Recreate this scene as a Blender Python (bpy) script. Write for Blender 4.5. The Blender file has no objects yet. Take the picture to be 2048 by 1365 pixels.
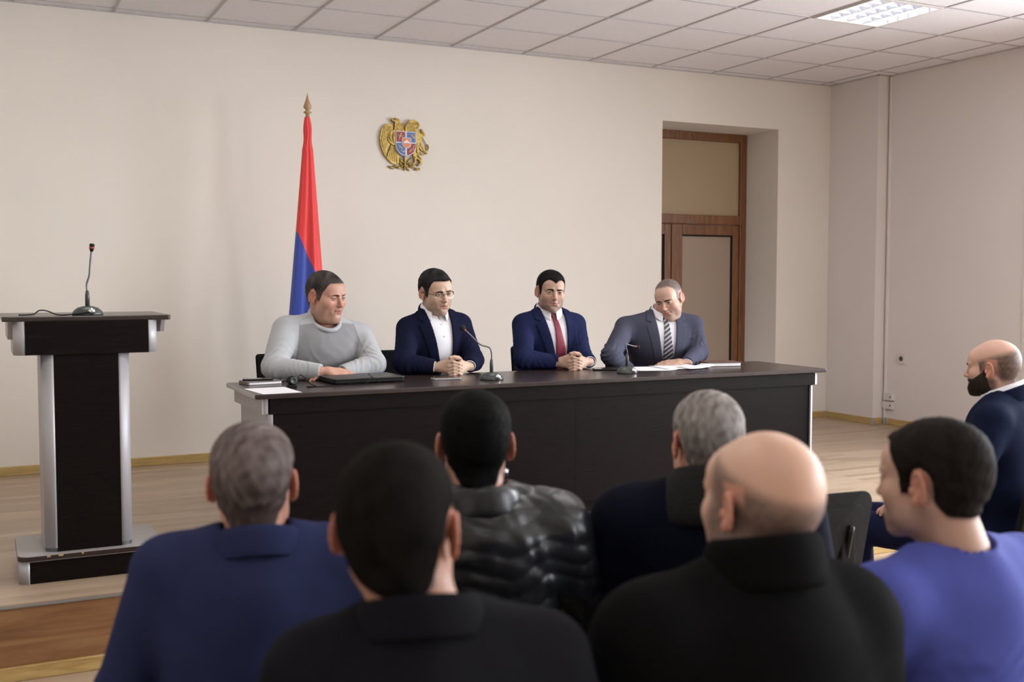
import bpy, bmesh, math, random
import numpy as np
from mathutils import Vector, Matrix
random.seed(7)
PI = math.pi
scene = bpy.context.scene
col = scene.collection

# ------------------------------------------------------------------ camera, world, light, exposure
EYE = 1.556                                   # camera height above the hall floor
FPX, YAW, PITCH, ROLL = 2165.4, 0.45684, 0.05725, 0.00079
D = 7.627                                     # back wall
CEIL = 3.30
STAGE = 0.29
cyw, syw, cpt, spt = math.cos(YAW), math.sin(YAW), math.cos(PITCH), math.sin(PITCH)
FW = Vector((syw*cpt, cyw*cpt, -spt))
_rt = Vector((cyw, -syw, 0)); _up = _rt.cross(FW)
RT = _rt*math.cos(ROLL) + _up*math.sin(ROLL)
UP = -_rt*math.sin(ROLL) + _up*math.cos(ROLL)
cd = bpy.data.cameras.new('camera'); cam = bpy.data.objects.new('camera', cd); col.objects.link(cam)
cam.matrix_world = Matrix(((RT.x, UP.x, -FW.x, 0), (RT.y, UP.y, -FW.y, 0), (RT.z, UP.z, -FW.z, EYE), (0, 0, 0, 1)))
cd.sensor_width = 36; cd.lens = FPX*36/2048; cd.clip_start = 0.05; cd.clip_end = 60
cd.dof.use_dof = True; cd.dof.focus_distance = 6.1; cd.dof.aperture_fstop = 3.2
scene.camera = cam
w = bpy.data.worlds.new('daylight'); scene.world = w; w.use_nodes = True
w.node_tree.nodes['Background'].inputs[0].default_value = (.75, .85, 1, 1)
w.node_tree.nodes['Background'].inputs[1].default_value = 1.0
scene.view_settings.view_transform = 'Standard'; scene.view_settings.look = 'None'
scene.view_settings.gamma = 1; scene.view_settings.use_curve_mapping = False
scene.view_settings.exposure = 0.44
def area(name, loc, rot, sx, sy, power, color):
    l = bpy.data.lights.new(name, 'AREA'); l.shape = 'RECTANGLE'; l.size = sx; l.size_y = sy
    l.energy = power; l.color = color
    o = bpy.data.objects.new(name, l); o.location = loc; o.rotation_euler = rot; col.objects.link(o); return o
WINY = [(2.95, 4.70), (0.25, 2.00), (-2.45, -0.70), (-4.95, -3.4)]     # windows of the right wall (y ranges)
WZ0, WZ1 = 1.0, 2.85
for (a, b), pw in zip(WINY, (195, 225, 200, 130)):     # daylight outside each window
    area('window_daylight', (7.62, (a+b)/2, (WZ0+WZ1)/2 + .05), (0, PI/2-.42, 0), WZ1-WZ0+.1, b-a+.1, pw, (.91, .95, 1)).data.spread = 2.75

for lx, ly, lw in ((2.936, 5.42, 8), (.536, 5.42, 11), (-1.86, 5.42, 4), (5.336, 3.02, 14), (2.936, 3.02, 13), (.536, 3.02, 13), (5.336, .62, 5), (2.936, .62, 5), (.536, .62, 5)):
    area('ceiling_fill', (lx, ly, CEIL-.004), (0, 0, 0), .54, .54, lw, (1, .97, .93))     # unseen lamps added at ceiling level to fill the hall's ambient light
# ------------------------------------------------------------------ pixel helpers: a photo pixel on a plane of the room -> a point
def ray(x, y): return FW + RT*((x-1024)/FPX) - UP*((y-682.5)/FPX)
def _sc(r, t): return Vector((r.x*t, r.y*t, r.z*t+EYE))
def aty(x, y, Y): r = ray(x, y); return _sc(r, Y/r.y)
def atx(x, y, X): r = ray(x, y); return _sc(r, X/r.x)
def atz(x, y, Z): r = ray(x, y); return _sc(r, (Z-EYE)/r.z)
def atd(x, y, t): return _sc(ray(x, y), t)

# ------------------------------------------------------------------ materials
def new_mat(name, base=(.5, .5, .5), rough=.5, metal=0, spec=.5):
    m = bpy.data.materials.new(name); m.use_nodes = True
    b = m.node_tree.nodes['Principled BSDF']
    b.inputs['Base Color'].default_value = (*base, 1); b.inputs['Roughness'].default_value = rough
    b.inputs['Metallic'].default_value = metal; b.inputs['Specular IOR Level'].default_value = spec
    return m
class NT:
    def __init__(s, m): s.t = m.node_tree; s.b = s.t.nodes['Principled BSDF']
    def n(s, k, **kw):
        o = s.t.nodes.new(k)
        for a, v in kw.items():
            if a in o.inputs: o.inputs[a].default_value = v
            else: setattr(o, a, v)
        return o
    def l(s, a, b): s.t.links.new(a, b)
    def coords(s, scale=(1, 1, 1), kind='Object'):
        tc = s.n('ShaderNodeTexCoord'); mp = s.n('ShaderNodeMapping'); mp.inputs['Scale'].default_value = scale
        s.l(tc.outputs[kind], mp.inputs[0]); return mp.outputs[0]
    def ramp(s, fac, stops):
        r = s.n('ShaderNodeValToRGB'); e = r.color_ramp.elements
        while len(e) < len(stops): e.new(.5)
        for q, (p, c) in zip(e, stops): q.position = p; q.color = (*c, 1)
        s.l(fac, r.inputs[0]); return r.outputs[0]
    def noise(s, co, scale=5, detail=3, rough=.5, dist=0):
        n = s.n('ShaderNodeTexNoise'); n.inputs['Scale'].default_value = scale; n.inputs['Detail'].default_value = detail
        n.inputs['Roughness'].default_value = rough; n.inputs['Distortion'].default_value = dist
        s.l(co, n.inputs['Vector']); return n.outputs['Fac']
    def bump(s, h, strength=.2, dist=.01):
        b = s.n('ShaderNodeBump'); b.inputs['Strength'].default_value = strength; b.inputs['Distance'].default_value = dist
        s.l(h, b.inputs['Height']); s.l(b.outputs[0], s.b.inputs['Normal']); return b
def low_spec(m, v):
    m.node_tree.nodes['Principled BSDF'].inputs['Specular IOR Level'].default_value = v; return m
def mixc(a, b, t): return tuple(a[i]*(1-t)+b[i]*t for i in range(3))
def noisy(name, c1, c2, rough=.6, scale=20, stretch=(1, 1, 1), bump=.1, bdist=.005, spec=.4, detail=4, metal=0):
    m = new_mat(name, c1, rough, metal, spec); t = NT(m); co = t.coords(stretch)
    f = t.noise(co, scale, detail)
    t.l(t.ramp(f, [(.3, c1), (.7, c2)]), t.b.inputs['Base Color'])
    if bump: t.bump(f, bump, bdist)
    return m
def cloth(name, c, rough=.85, weave=900, var=.12, sheen=.0, folds=0.0):
    m = new_mat(name, c, rough, 0, .14 if max(c) > .1 else .045); t = NT(m); co = t.coords()
    f = t.noise(co, 14, 4); g = t.noise(co, weave, 2)
    t.l(t.ramp(f, [(.3, tuple(x*(1-var) for x in c)), (.7, tuple(min(1, x*(1+var)) for x in c))]), t.b.inputs['Base Color'])
    mth = t.n('ShaderNodeMath', operation='MULTIPLY_ADD'); mth.inputs[1].default_value = .5
    t.l(f, mth.inputs[0]); t.l(g, mth.inputs[2])
    t.bump(mth.outputs[0], .25, .0025)
    t.b.inputs['Sheen Weight'].default_value = sheen; t.b.inputs['Sheen Roughness'].default_value = .5
    return m
def attr_mat(name, rough=.5, spec=.4, sss=0.0, bump_scale=0, bump=.1, stretch=(1, 1, 1), bd=.002):
    m = new_mat(name, (1, 1, 1), rough, 0, spec); t = NT(m)
    a = t.n('ShaderNodeAttribute'); a.attribute_name = 'Col'; t.l(a.outputs['Color'], t.b.inputs['Base Color'])
    if sss:
        t.b.inputs['Subsurface Weight'].default_value = sss
        t.b.inputs['Subsurface Radius'].default_value = (1, .35, .2); t.b.inputs['Subsurface Scale'].default_value = .006
    if bump_scale:
        co = t.coords(stretch); t.bump(t.noise(co, bump_scale, 3), bump, bd)
    return m
M = {}
def wall_mat(name, c):
    m = new_mat(name, c, .8, 0, .3); t = NT(m); co = t.coords()
    f = t.noise(co, .9, 3); g = t.noise(co, 90, 3)
    t.l(t.ramp(f, [(.3, tuple(x*.97 for x in c)), (.7, tuple(min(1, x*1.02) for x in c))]), t.b.inputs['Base Color'])
    t.bump(g, .12, .003); return m
M['wall'] = wall_mat('painted_plaster', (.730, .682, .620))
M['wall2'] = wall_mat('painted_plaster_side', (.72, .67, .645))
def ceiling_mat():
    m = new_mat('mineral_tile', (.78, .755, .775), .9, 0, .2); t = NT(m); co = t.coords()
    v = t.n('ShaderNodeTexVoronoi'); v.inputs['Scale'].default_value = 42; t.l(co, v.inputs['Vector'])
    t.l(t.ramp(v.outputs['Distance'], [(.07, (.42, .40, .40)), (.13, (.78, .755, .775))]), t.b.inputs['Base Color'])
    t.bump(t.noise(co, 120, 3), .2, .002); return m
M['ceiling'] = ceiling_mat()
M['tbar'] = new_mat('ceiling_grid_shadow_grey', (.46, .44, .45), .6)  # whitish bars coloured grey: shadow lines along the tiles are in this colour
def floor_mat():
    m = new_mat('laminate_planks', (.5, .4, .3), .38, 0, .5); t = NT(m)
    co = t.coords((1, 1, 1))
    br = t.n('ShaderNodeTexBrick'); br.offset = .37; br.offset_frequency = 2
    br.inputs['Scale'].default_value = 1; br.inputs['Mortar Size'].default_value = .0012; br.inputs['Brick Width'].default_value = .62; br.inputs['Row Height'].default_value = .066
    br.inputs['Color1'].default_value = (0, 0, 0, 1); br.inputs['Color2'].default_value = (1, 1, 1, 1); br.inputs['Mortar'].default_value = (.35, .35, .35, 1)
    t.l(co, br.inputs['Vector'])
    gco = t.coords((1.6, 26, 1)); g = t.noise(gco, 3.2, 6, .62, .4)
    a = t.n('ShaderNodeMixRGB', blend_type='MIX'); a.inputs['Fac'].default_value = .62
    t.l(br.outputs['Color'], a.inputs[1]); t.l(g, a.inputs[2])
    c = t.ramp(a.outputs[0], [(.22, (.30, .215, .145)), (.5, (.385, .283, .198)), (.8, (.48, .370, .270))])
    t.l(c, t.b.inputs['Base Color']); t.bump(g, .04, .002); return m
M['floor'] = floor_mat()
def wood_mat(name, cs, axis=0, scale=2.0, rough=.4, stretch=14, dist=1.2):
    m = new_mat(name, cs[1], rough, 0, .5); t = NT(m)
    st = [stretch]*3; st[axis] = 1.0
    co = t.coords(tuple(st)); g = t.noise(co, scale, 6, .6, dist)
    t.l(t.ramp(g, [(.28, cs[0]), (.5, cs[1]), (.74, cs[2])]), t.b.inputs['Base Color']); t.bump(g, .06, .002); return m
M['riser'] = wood_mat('walnut_laminate', [(.15, .068, .028), (.235, .115, .048), (.36, .205, .095)], 0, 1.1, .45, 9, 1.8)
M['skirt'] = wood_mat('yellow_oak_skirting', [(.34, .22, .075), (.46, .32, .12), (.55, .40, .17)], 0, 3, .45, 10)
M['skirt_y'] = wood_mat('yellow_oak_skirting_side', [(.34, .22, .075), (.46, .32, .12), (.55, .40, .17)], 1, 3, .45, 10)
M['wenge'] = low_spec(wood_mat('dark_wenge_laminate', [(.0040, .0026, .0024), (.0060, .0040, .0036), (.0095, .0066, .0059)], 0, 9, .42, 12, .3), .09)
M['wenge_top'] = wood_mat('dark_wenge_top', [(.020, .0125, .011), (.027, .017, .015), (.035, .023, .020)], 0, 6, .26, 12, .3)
M['grey_edge'] = noisy('grey_laminate', (.40, .385, .38), (.43, .415, .41), .5, 40, bump=.03)
M['silver'] = new_mat('brushed_aluminium_profile', (.40, .395, .42), .5, .25)
M['silver_lam'] = noisy('silver_laminate', (.36, .34, .34), (.40, .38, .38), .4, 60, bump=.02, metal=.1)
M['doorwood'] = wood_mat('brown_door_wood', [(.10, .038, .013), (.175, .072, .026), (.24, .11, .042)], 2, 3, .38, 12)
M['black_plastic'] = noisy('black_plastic', (.007, .007, .0075), (.010, .010, .0105), .55, 60, bump=.05, spec=.15)
M['black_metal'] = new_mat('black_painted_tube', (.012, .012, .013), .3, .2)
M['black_fabric'] = cloth('black_seat_fabric', (.014, .014, .016))
M['dark_grey'] = new_mat('dark_grey_plastic', (.045, .055, .052), .38)
M['mid_grey'] = new_mat('grey_mic_stem', (.11, .11, .115), .35, .5)
M['chrome'] = new_mat('chrome', (.8, .8, .82), .15, 1)
M['foam'] = noisy('black_foam', (.008, .008, .009), (.014, .014, .015), .95, 300, bump=.5)
M['paper'] = noisy('white_paper', (.80, .80, .83), (.84, .84, .87), .7, 6, bump=.02)
M['white_plastic'] = new_mat('white_plastic', (.66, .61, .58), .4)
M['skin'] = attr_mat('skin', .5, .4, .12, 260, .08)
M['hair'] = attr_mat('hair', .65, .03, 0, 420, .5, (1, 1, .35), .0025)
M['buzz'] = attr_mat('cropped_hair', .8, .02, 0, 700, .35, (1, 1, 1), .0015)
M['eye'] = attr_mat('eye', .12, .5)
M['shirt'] = cloth('white_shirt_cotton', (.78, .78, .82), .75, 900, .02, .05)
M['brass'] = noisy('aged_gilt_bronze', (.30, .20, .055), (.52, .38, .12), .38, 60, bump=.35, bdist=.004, metal=.65)
M['glasswhite'] = new_mat('clear_plastic', (.7, .7, .7), .1)

# ------------------------------------------------------------------ object helpers
def link(name, me, mat=None, parent=None, smooth=False):
    o = bpy.data.objects.new(name, me); col.objects.link(o)
    if mat is not None:
        for m in (mat if isinstance(mat, (list, tuple)) else [mat]): me.materials.append(m)
    if parent is not None: o.parent = parent
    if smooth:
        me.polygons.foreach_set('use_smooth', [True]*len(me.polygons))
    return o
def obj(name, bm, mat=None, parent=None, smooth=False, bevel=0, auto=False):
    me = bpy.data.meshes.new(name); bm.to_mesh(me); bm.free()
    o = link(name, me, mat, parent, smooth)
    if bevel:
        b = o.modifiers.new('bevel', 'BEVEL'); b.width = bevel; b.segments = 2; b.limit_method = 'ANGLE'; b.angle_limit = math.radians(40)
    return o
def tag(o, label=None, cat=None, group=None, kind=None):
    if label: o['label'] = label
    if cat: o['category'] = cat
    if group: o['group'] = group
    if kind: o['kind'] = kind
    return o
def thing(name, loc=(0, 0, 0), rz=0, label=None, cat=None, group=None):
    o = bpy.data.objects.new(name, None); o.empty_display_size = .1; col.objects.link(o)
    o.location = loc; o.rotation_euler = (0, 0, rz); return tag(o, label, cat, group)
def copy_tree(o, parent=None):
    c = o.copy(); col.objects.link(c); c.parent = parent
    for ch in list(o.children): copy_tree(ch, c)
    return c
def box(bm, x0, x1, y0, y1, z0, z1, mi=0):
    v = [bm.verts.new(p) for p in ((x0, y0, z0), (x1, y0, z0), (x1, y1, z0), (x0, y1, z0), (x0, y0, z1), (x1, y0, z1), (x1, y1, z1), (x0, y1, z1))]
    for f in ((0, 3, 2, 1), (4, 5, 6, 7), (0, 1, 5, 4), (1, 2, 6, 5), (2, 3, 7, 6), (3, 0, 4, 7)):
        q = bm.faces.new([v[i] for i in f]); q.material_index = mi
def B(*a): bm = bmesh.new(); box(bm, *a); return bm
def prism(bm, pts, z0, z1, fn=None):
    """closed 2D outline (x,y) extruded in z; fn maps (x,y,z) to a position"""
    fn = fn or (lambda x, y, z: (x, y, z))
    a = [bm.verts.new(fn(x, y, z0)) for x, y in pts]; b = [bm.verts.new(fn(x, y, z1)) for x, y in pts]
    n = len(pts); bm.faces.new(a[::-1]); bm.faces.new(b)
    for i in range(n): bm.faces.new((a[i], a[(i+1) % n], b[(i+1) % n], b[i]))
def rrect(x0, x1, y0, y1, r, n=6, corners=(1, 1, 1, 1)):
    out = []
    for (cx, cy, a0, on) in ((x1-r, y1-r, 0, corners[0]), (x0+r, y1-r, 90, corners[1]), (x0+r, y0+r, 180, corners[2]), (x1-r, y0+r, 270, corners[3])):
        if on:
            for k in range(n+1):
                a = math.radians(a0+90*k/n); out.append((cx+r*math.cos(a), cy+r*math.sin(a)))
        else:
            sx = 1 if a0 in (0, 270) else -1; sy = 1 if a0 in (0, 90) else -1
            out.append((cx+r*sx, cy+r*sy))
    return out
def tube(bm, pts, r, n=10, flat=1.0, caps=True):
    """round tube along points; r number or list"""
    P = [Vector(p) for p in pts]; rings = []; prev = None
    for i, p in enumerate(P):
        t = (P[min(i+1, len(P)-1)]-P[max(i-1, 0)]).normalized()
        if prev is None:
            u = t.cross(Vector((0, 0, 1)));
            if u.length < .05: u = t.cross(Vector((1, 0, 0)))
            u.normalize()
        else:
            u = (prev - t*prev.dot(t)).normalized()
        prev = u; v = t.cross(u); rr = r[i] if isinstance(r, (list, tuple)) else r
        rings.append([bm.verts.new(p+u*(rr*math.cos(2*PI*k/n))+v*(rr*flat*math.sin(2*PI*k/n))) for k in range(n)])
    for a, b in zip(rings, rings[1:]):
        for k in range(n): bm.faces.new((a[k], a[(k+1) % n], b[(k+1) % n], b[k]))
    if caps: bm.faces.new(rings[0][::-1]); bm.faces.new(rings[-1])
def T(pts, r, n=10, flat=1.0): bm = bmesh.new(); tube(bm, pts, r, n, flat); return bm
def spline(pts, m=6):
    P = [Vector(p) for p in pts]; out = []
    for i in range(len(P)-1):
        a = P[max(i-1, 0)]; b = P[i]; c = P[i+1]; d = P[min(i+2, len(P)-1)]
        for k in range(m):
            t = k/m
            out.append(.5*((2*b)+(c-a)*t+(2*a-5*b+4*c-d)*t*t+(3*b-a-3*c+d)*t**3))
    out.append(P[-1]); return out
def lathe(bm, prof, n=24, center=(0, 0, 0), sy=1.0):
    rings = []
    for r, z in prof:
        rings.append([bm.verts.new((center[0]+r*math.cos(2*PI*k/n), center[1]+sy*r*math.sin(2*PI*k/n), center[2]+z)) for k in range(n)])
    for a, b in zip(rings, rings[1:]):
        for k in range(n): bm.faces.new((a[k], a[(k+1) % n], b[(k+1) % n], b[k]))
    bm.faces.new(rings[0][::-1]); bm.faces.new(rings[-1])
def struct(o): return tag(o, kind='structure')
# ------------------------------------------------------------------ the hall
XL, XR, XC, YB = -2.6, 7.09, 6.964, -5.2       # left wall, right wall, pilaster face, rear wall
struct(obj('floor', B(XL, XR, YB, 4.55, -.05, 0), M['floor']))
struct(obj('floor', B(XL, XR, 4.575, D, .02, STAGE), M['floor'])).name = 'floor_stage'
struct(obj('trim_1', B(XL, XR, 4.535, 4.575, .0, STAGE-.004), M['riser'])).name = 'trim_stage_riser'
struct(obj('trim_2', B(XL, XR, 4.528, 4.552, STAGE-.006, STAGE+.002), new_mat('dull_edge_strip', (.17, .155, .14), .5), bevel=.002)).name = 'trim_stage_edge'
struct(obj('baseboard_stage', B(XL, XR, 4.520, 4.535, 0, .058), M['skirt'], bevel=.004))
# back wall with the deep door opening
DX0, DX1, DZ, FY = 5.145, 6.372, 2.877, 8.06
bm = bmesh.new()
box(bm, XL-.2, DX0, D, D+.9, -.05, CEIL+.15); box(bm, DX1, XR+.2, D, D+.9, -.05, CEIL+.15); box(bm, DX0, DX1, D, D+.9, DZ, CEIL+.15)
struct(obj('wall_back', bm, M['wall']))
struct(obj('wall_corridor', B(DX0-.6, DX1+.6, 8.9, 8.95, 0, 3.2), M['wall2']))
# right wall: pilaster at the far end, then a wall pierced by windows
bm = bmesh.new(); box(bm, XC, XR+.5, 7.04, D, 0, CEIL)
struct(obj('wall_right_pilaster', bm, M['wall2']))
bm = bmesh.new(); ys = [7.04] + [v for a, b in WINY for v in (b, a)] + [YB]
for k in range(0, len(ys), 2): box(bm, XR, XR+.5, ys[k+1], ys[k], 0, CEIL)
for a, b in WINY: box(bm, XR, XR+.5, a, b, 0, WZ0); box(bm, XR, XR+.5, a, b, WZ1, CEIL)
struct(obj('wall_right', bm, M['wall2']))
struct(obj('wall_left', B(XL-.1, XL, YB, D, 0, CEIL), M['wall']))
struct(obj('wall_rear', B(XL, XR, YB-.1, YB, 0, CEIL), M['wall']))
for k, (a, b) in enumerate(WINY):
    bm = bmesh.new(); X = XR+.38
    for y in (a, (a+b)/2-.03, b-.06): box(bm, X, X+.06, y, y+.06, WZ0, WZ1)
    for z in (WZ0, 2.2, WZ1-.06): box(bm, X, X+.06, a, b, z, z+.06)
    f = struct(obj('window_%d' % (k+1), bm, M['white_plastic']))
# ceiling
HX0, HX1, HY0, HY1 = 5.047, 5.625, 5.132, 5.710     # opening of the luminaire
bm = bmesh.new(); box(bm, XL, HX0, YB, D, CEIL+.008, CEIL+.06); box(bm, HX1, XR+.2, YB, D, CEIL+.008, CEIL+.06)
box(bm, HX0, HX1, YB, HY0, CEIL+.008, CEIL+.06); box(bm, HX0, HX1, HY1, D, CEIL+.008, CEIL+.06)
struct(obj('ceiling', bm, M['ceiling']))
bm = bmesh.new(); X0c, Y0c = 1.4355, D-.106
k = -6
while X0c+.6*k < XR-.05:
    x = X0c+.6*k; box(bm, x-.008, x+.008, YB, D, CEIL+.003, CEIL+.009); k += 1
k = 0
while Y0c-.6*k > YB:
    y = Y0c-.6*k; box(bm, XL, XR, y-.008, y+.008, CEIL+.0035, CEIL+.009); k += 1
box(bm, XL, XR, D-.014, D, CEIL-.001, CEIL+.009); box(bm, XC-.014, XC, 7.02, D, CEIL-.001, CEIL+.009)
box(bm, XR-.014, XR, YB, 7.04, CEIL-.001, CEIL+.009); box(bm, XC-.014, XR, 7.024, 7.04, CEIL-.001, CEIL+.009)
struct(obj('trim_ceiling_grid', bm, M['tbar']))
# baseboards on the stage
bh = .058
def skirting(name, bm, m): return struct(obj(name, bm, m, bevel=.004))
bm = bmesh.new(); box(bm, XL, DX0, D-.016, D, STAGE, STAGE+bh); box(bm, DX1, XC-.02, D-.016, D, STAGE, STAGE+bh)
skirting('baseboard_back', bm, M['skirt'])
bm = bmesh.new(); box(bm, XC-.016, XC, 7.05, D-.02, STAGE, STAGE+bh); box(bm, XR-.016, XR, 4.6, 6.98, STAGE, STAGE+bh)
skirting('baseboard_right', bm, M['skirt_y'])
skirting('baseboard_pilaster', B(XC+.012, XR-.03, 7.024, 7.04, STAGE, STAGE+bh), M['skirt'])
bm = bmesh.new()
for (x, y) in ((XC-.012, D-.012), (XC-.004, 7.036), (XR-.012, 7.012)): box(bm, x-.012, x+.012, y-.012, y+.012, STAGE, STAGE+bh+.002)
struct(obj('baseboard_corner', bm, M['silver_lam'], bevel=.004))
# door in the opening
def door():
    fr = bmesh.new(); a, b = DX0+.0, DX1
    box(fr, a, a+.09, FY, FY+.08, STAGE, DZ); box(fr, b-.072, b, FY, FY+.08, STAGE, DZ)
    box(fr, a, b, FY-.002, FY+.078, DZ-.075, DZ); box(fr, a+.09, b-.072, FY-.004, FY+.075, 2.052, 2.135)
    box(fr, a, b, FY, FY+.08, STAGE, STAGE+.03)
    root = struct(obj('door_1', fr, M['doorwood'], bevel=.006))
    g = new_mat('tan_tinted_door_glass', (.34, .262, .20), .22, 0, .5)
    g2 = new_mat('tan_tinted_transom_glass', (.38, .29, .185), .2, 0, .5)
    obj('transom_pane', B(a+.09, b-.072, FY+.03, FY+.036, 2.135, DZ-.075), g2, root)
    for nm, x0, x1 in (('door_leaf', a+.09, 5.545), ('door_leaf', 5.553, b-.076)):
        s = .115; bm = bmesh.new(); y0, y1 = FY+.008, FY+.058
        box(bm, x0, x0+s, y0, y1, STAGE+.035, 2.048); box(bm, x1-s*.6, x1, y0, y1, STAGE+.035, 2.048)
        box(bm, x0+s, x1-s*.6, y0, y1, 1.955, 2.048); box(bm, x0+s, x1-s*.6, y0, y1, STAGE+.035, STAGE+.26)
        lf = obj(nm, bm, M['doorwood'], root, bevel=.005)
        obj('pane', B(x0+s, x1-s*.6, FY+.03, FY+.036, STAGE+.26, 1.955), g, lf)
        bd = bmesh.new(); xx = x1-s*.6
        box(bd, xx-.012, xx, FY+.018, FY+.03, STAGE+.26, 1.955); box(bd, x0+s, xx, FY+.018, FY+.03, 1.943, 1.955); box(bd, x0+s, xx, FY+.018, FY+.03, STAGE+.26, STAGE+.272)
        obj('glazing_bead', bd, M['black_plastic'], lf)
door()
# ceiling luminaire with louvres
def luminaire(cx, cy):
    root = thing('ceiling_light', (cx, cy, CEIL), 0, 'square recessed ceiling light with a mirrored louvre grid above the door corner', 'ceiling light')
    h = .289; bm = bmesh.new()
    for s in (-1, 1):
        box(bm, min(s*h, s*(h-.016)), max(s*h, s*(h-.016)), -h, h, -.003, .060); box(bm, -h+.016, h-.016, min(s*h, s*(h-.016)), max(s*h, s*(h-.016)), -.003, .060)
    obj('frame', bm, M['white_plastic'], root)
    em = new_mat('reflector_glow', (.8, .82, .9), .3); nb = em.node_tree.nodes['Principled BSDF']
    nb.inputs['Emission Color'].default_value = (.86, .90, 1, 1); nb.inputs['Emission Strength'].default_value = 1.1
    tb = new_mat('lit_tube', (1, 1, 1), .3); nb = tb.node_tree.nodes['Principled BSDF']
    nb.inputs['Emission Color'].default_value = (.92, .95, 1, 1); nb.inputs['Emission Strength'].default_value = 8
    mir = new_mat('louvre_mirror', (.9, .9, .93), .12, 1); mir2 = new_mat('louvre_satin', (.72, .73, .78), .35, .6)
    # housing pushed up through the ceiling tile: visible glow plate just under the tile plane
    obj('reflector', B(-h+.016, h-.016, -h+.016, h-.016, .066, .070), em, root)
    w_ = (2*h-.032)/4
    for k in range(4):
        x = -h+.016+w_*(k+.5)
        bm = bmesh.new(); tube(bm, [(x, -h+.03, .052), (x, h-.03, .052)], .008, 8); obj('fluorescent_tube', bm, tb, root, True)
    for k in range(1, 4):
        x = -h+.016+w_*k; bm = bmesh.new()
        prism(bm, [(x-.017, .046), (x+.017, .046), (x+.001, .0), (x-.001, .0)], -h+.016, h-.016, lambda a, b, c: (a, c, b))
        obj('louvre_rail', bm, mir2, root)
    n = 6; l_ = (2*h-.032)/n
    for k in range(1, n):
        y = -h+.016+l_*k; bm = bmesh.new()
        prism(bm, [(y-.009, .040), (y+.009, .040), (y+.001, .001), (y-.001, .001)], -h+.018, h-.018, lambda a, b, c: (c, a, b))
        obj('louvre_blade', bm, mir2, root)
    return root
luminaire(5.336, 5.421)
tag(obj('wall_strip', B(XR-.012, XR, 5.635, 5.655, STAGE+.06, 3.0), M['white_plastic'], bevel=.002), 'thin white vertical strip standing in for the window reveal edge on the right wall at the picture edge', 'cable duct')  # added strip in place of the pale corner of a window reveal
# sockets on the right wall
s1 = thing('wall_socket', (XR, 6.84, .875), 0, 'single white power socket halfway up the right wall', 'socket')
bm = bmesh.new(); prism(bm, rrect(-.044, .044, -.044, .044, .008), 0, .012, lambda a, b, c: (-c, a, b)); obj('faceplate', bm, M['white_plastic'], s1, bevel=.002)
bm = bmesh.new(); lathe(bm, [(.021, 0), (.021, .003), (.017, .003), (.016, .0005)], 20)
bmesh.ops.rotate(bm, verts=bm.verts, cent=(0, 0, 0), matrix=Matrix.Rotation(-PI/2, 3, 'Y')); bmesh.ops.translate(bm, verts=bm.verts, vec=(-.012, 0, 0))
obj('socket_well', bm, M['mid_grey'], s1, True)
for (y, z, hh, lab) in ((6.965, .535, .03, 'upper white double socket box low on the right wall by the corner'), (6.965, .462, .033, 'lower white double socket box above the skirting by the corner')):
    s = thing('wall_socket', (XR, y, z), 0, lab, 'socket', None)
    bm = bmesh.new(); prism(bm, rrect(-.052, .052, -hh, hh, .004), 0, .03, lambda a, b, c: (-c, a, b)); obj('socket_box', bm, M['white_plastic'], s, bevel=.002)
    bm = bmesh.new(); lathe(bm, [(.007, 0), (.007, .002)], 12); bmesh.ops.rotate(bm, verts=bm.verts, cent=(0, 0, 0), matrix=Matrix.Rotation(-PI/2, 3, 'Y')); bmesh.ops.translate(bm, verts=bm.verts, vec=(-.030, -.028, 0))
    obj('socket_hole', bm, M['black_plastic'], s)
sj = obj('junction_box', B(XR-.025, XR, 7.022, 7.038+.0, .435, .49), M['white_plastic'], bevel=.002)
tag(sj, 'small plain white junction box left of the double sockets', 'junction box')
cc = bmesh.new(); box(cc, XR-.022, XR, 7.0, 7.02, STAGE+.06, .43); box(cc, XR-.022, XR, 7.0, 7.02, .50, CEIL-.01)
tag(obj('wall_strip', cc, M['wall2'], bevel=.002), 'narrow vertical cable duct running up the wall corner to the ceiling', 'cable duct')

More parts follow.
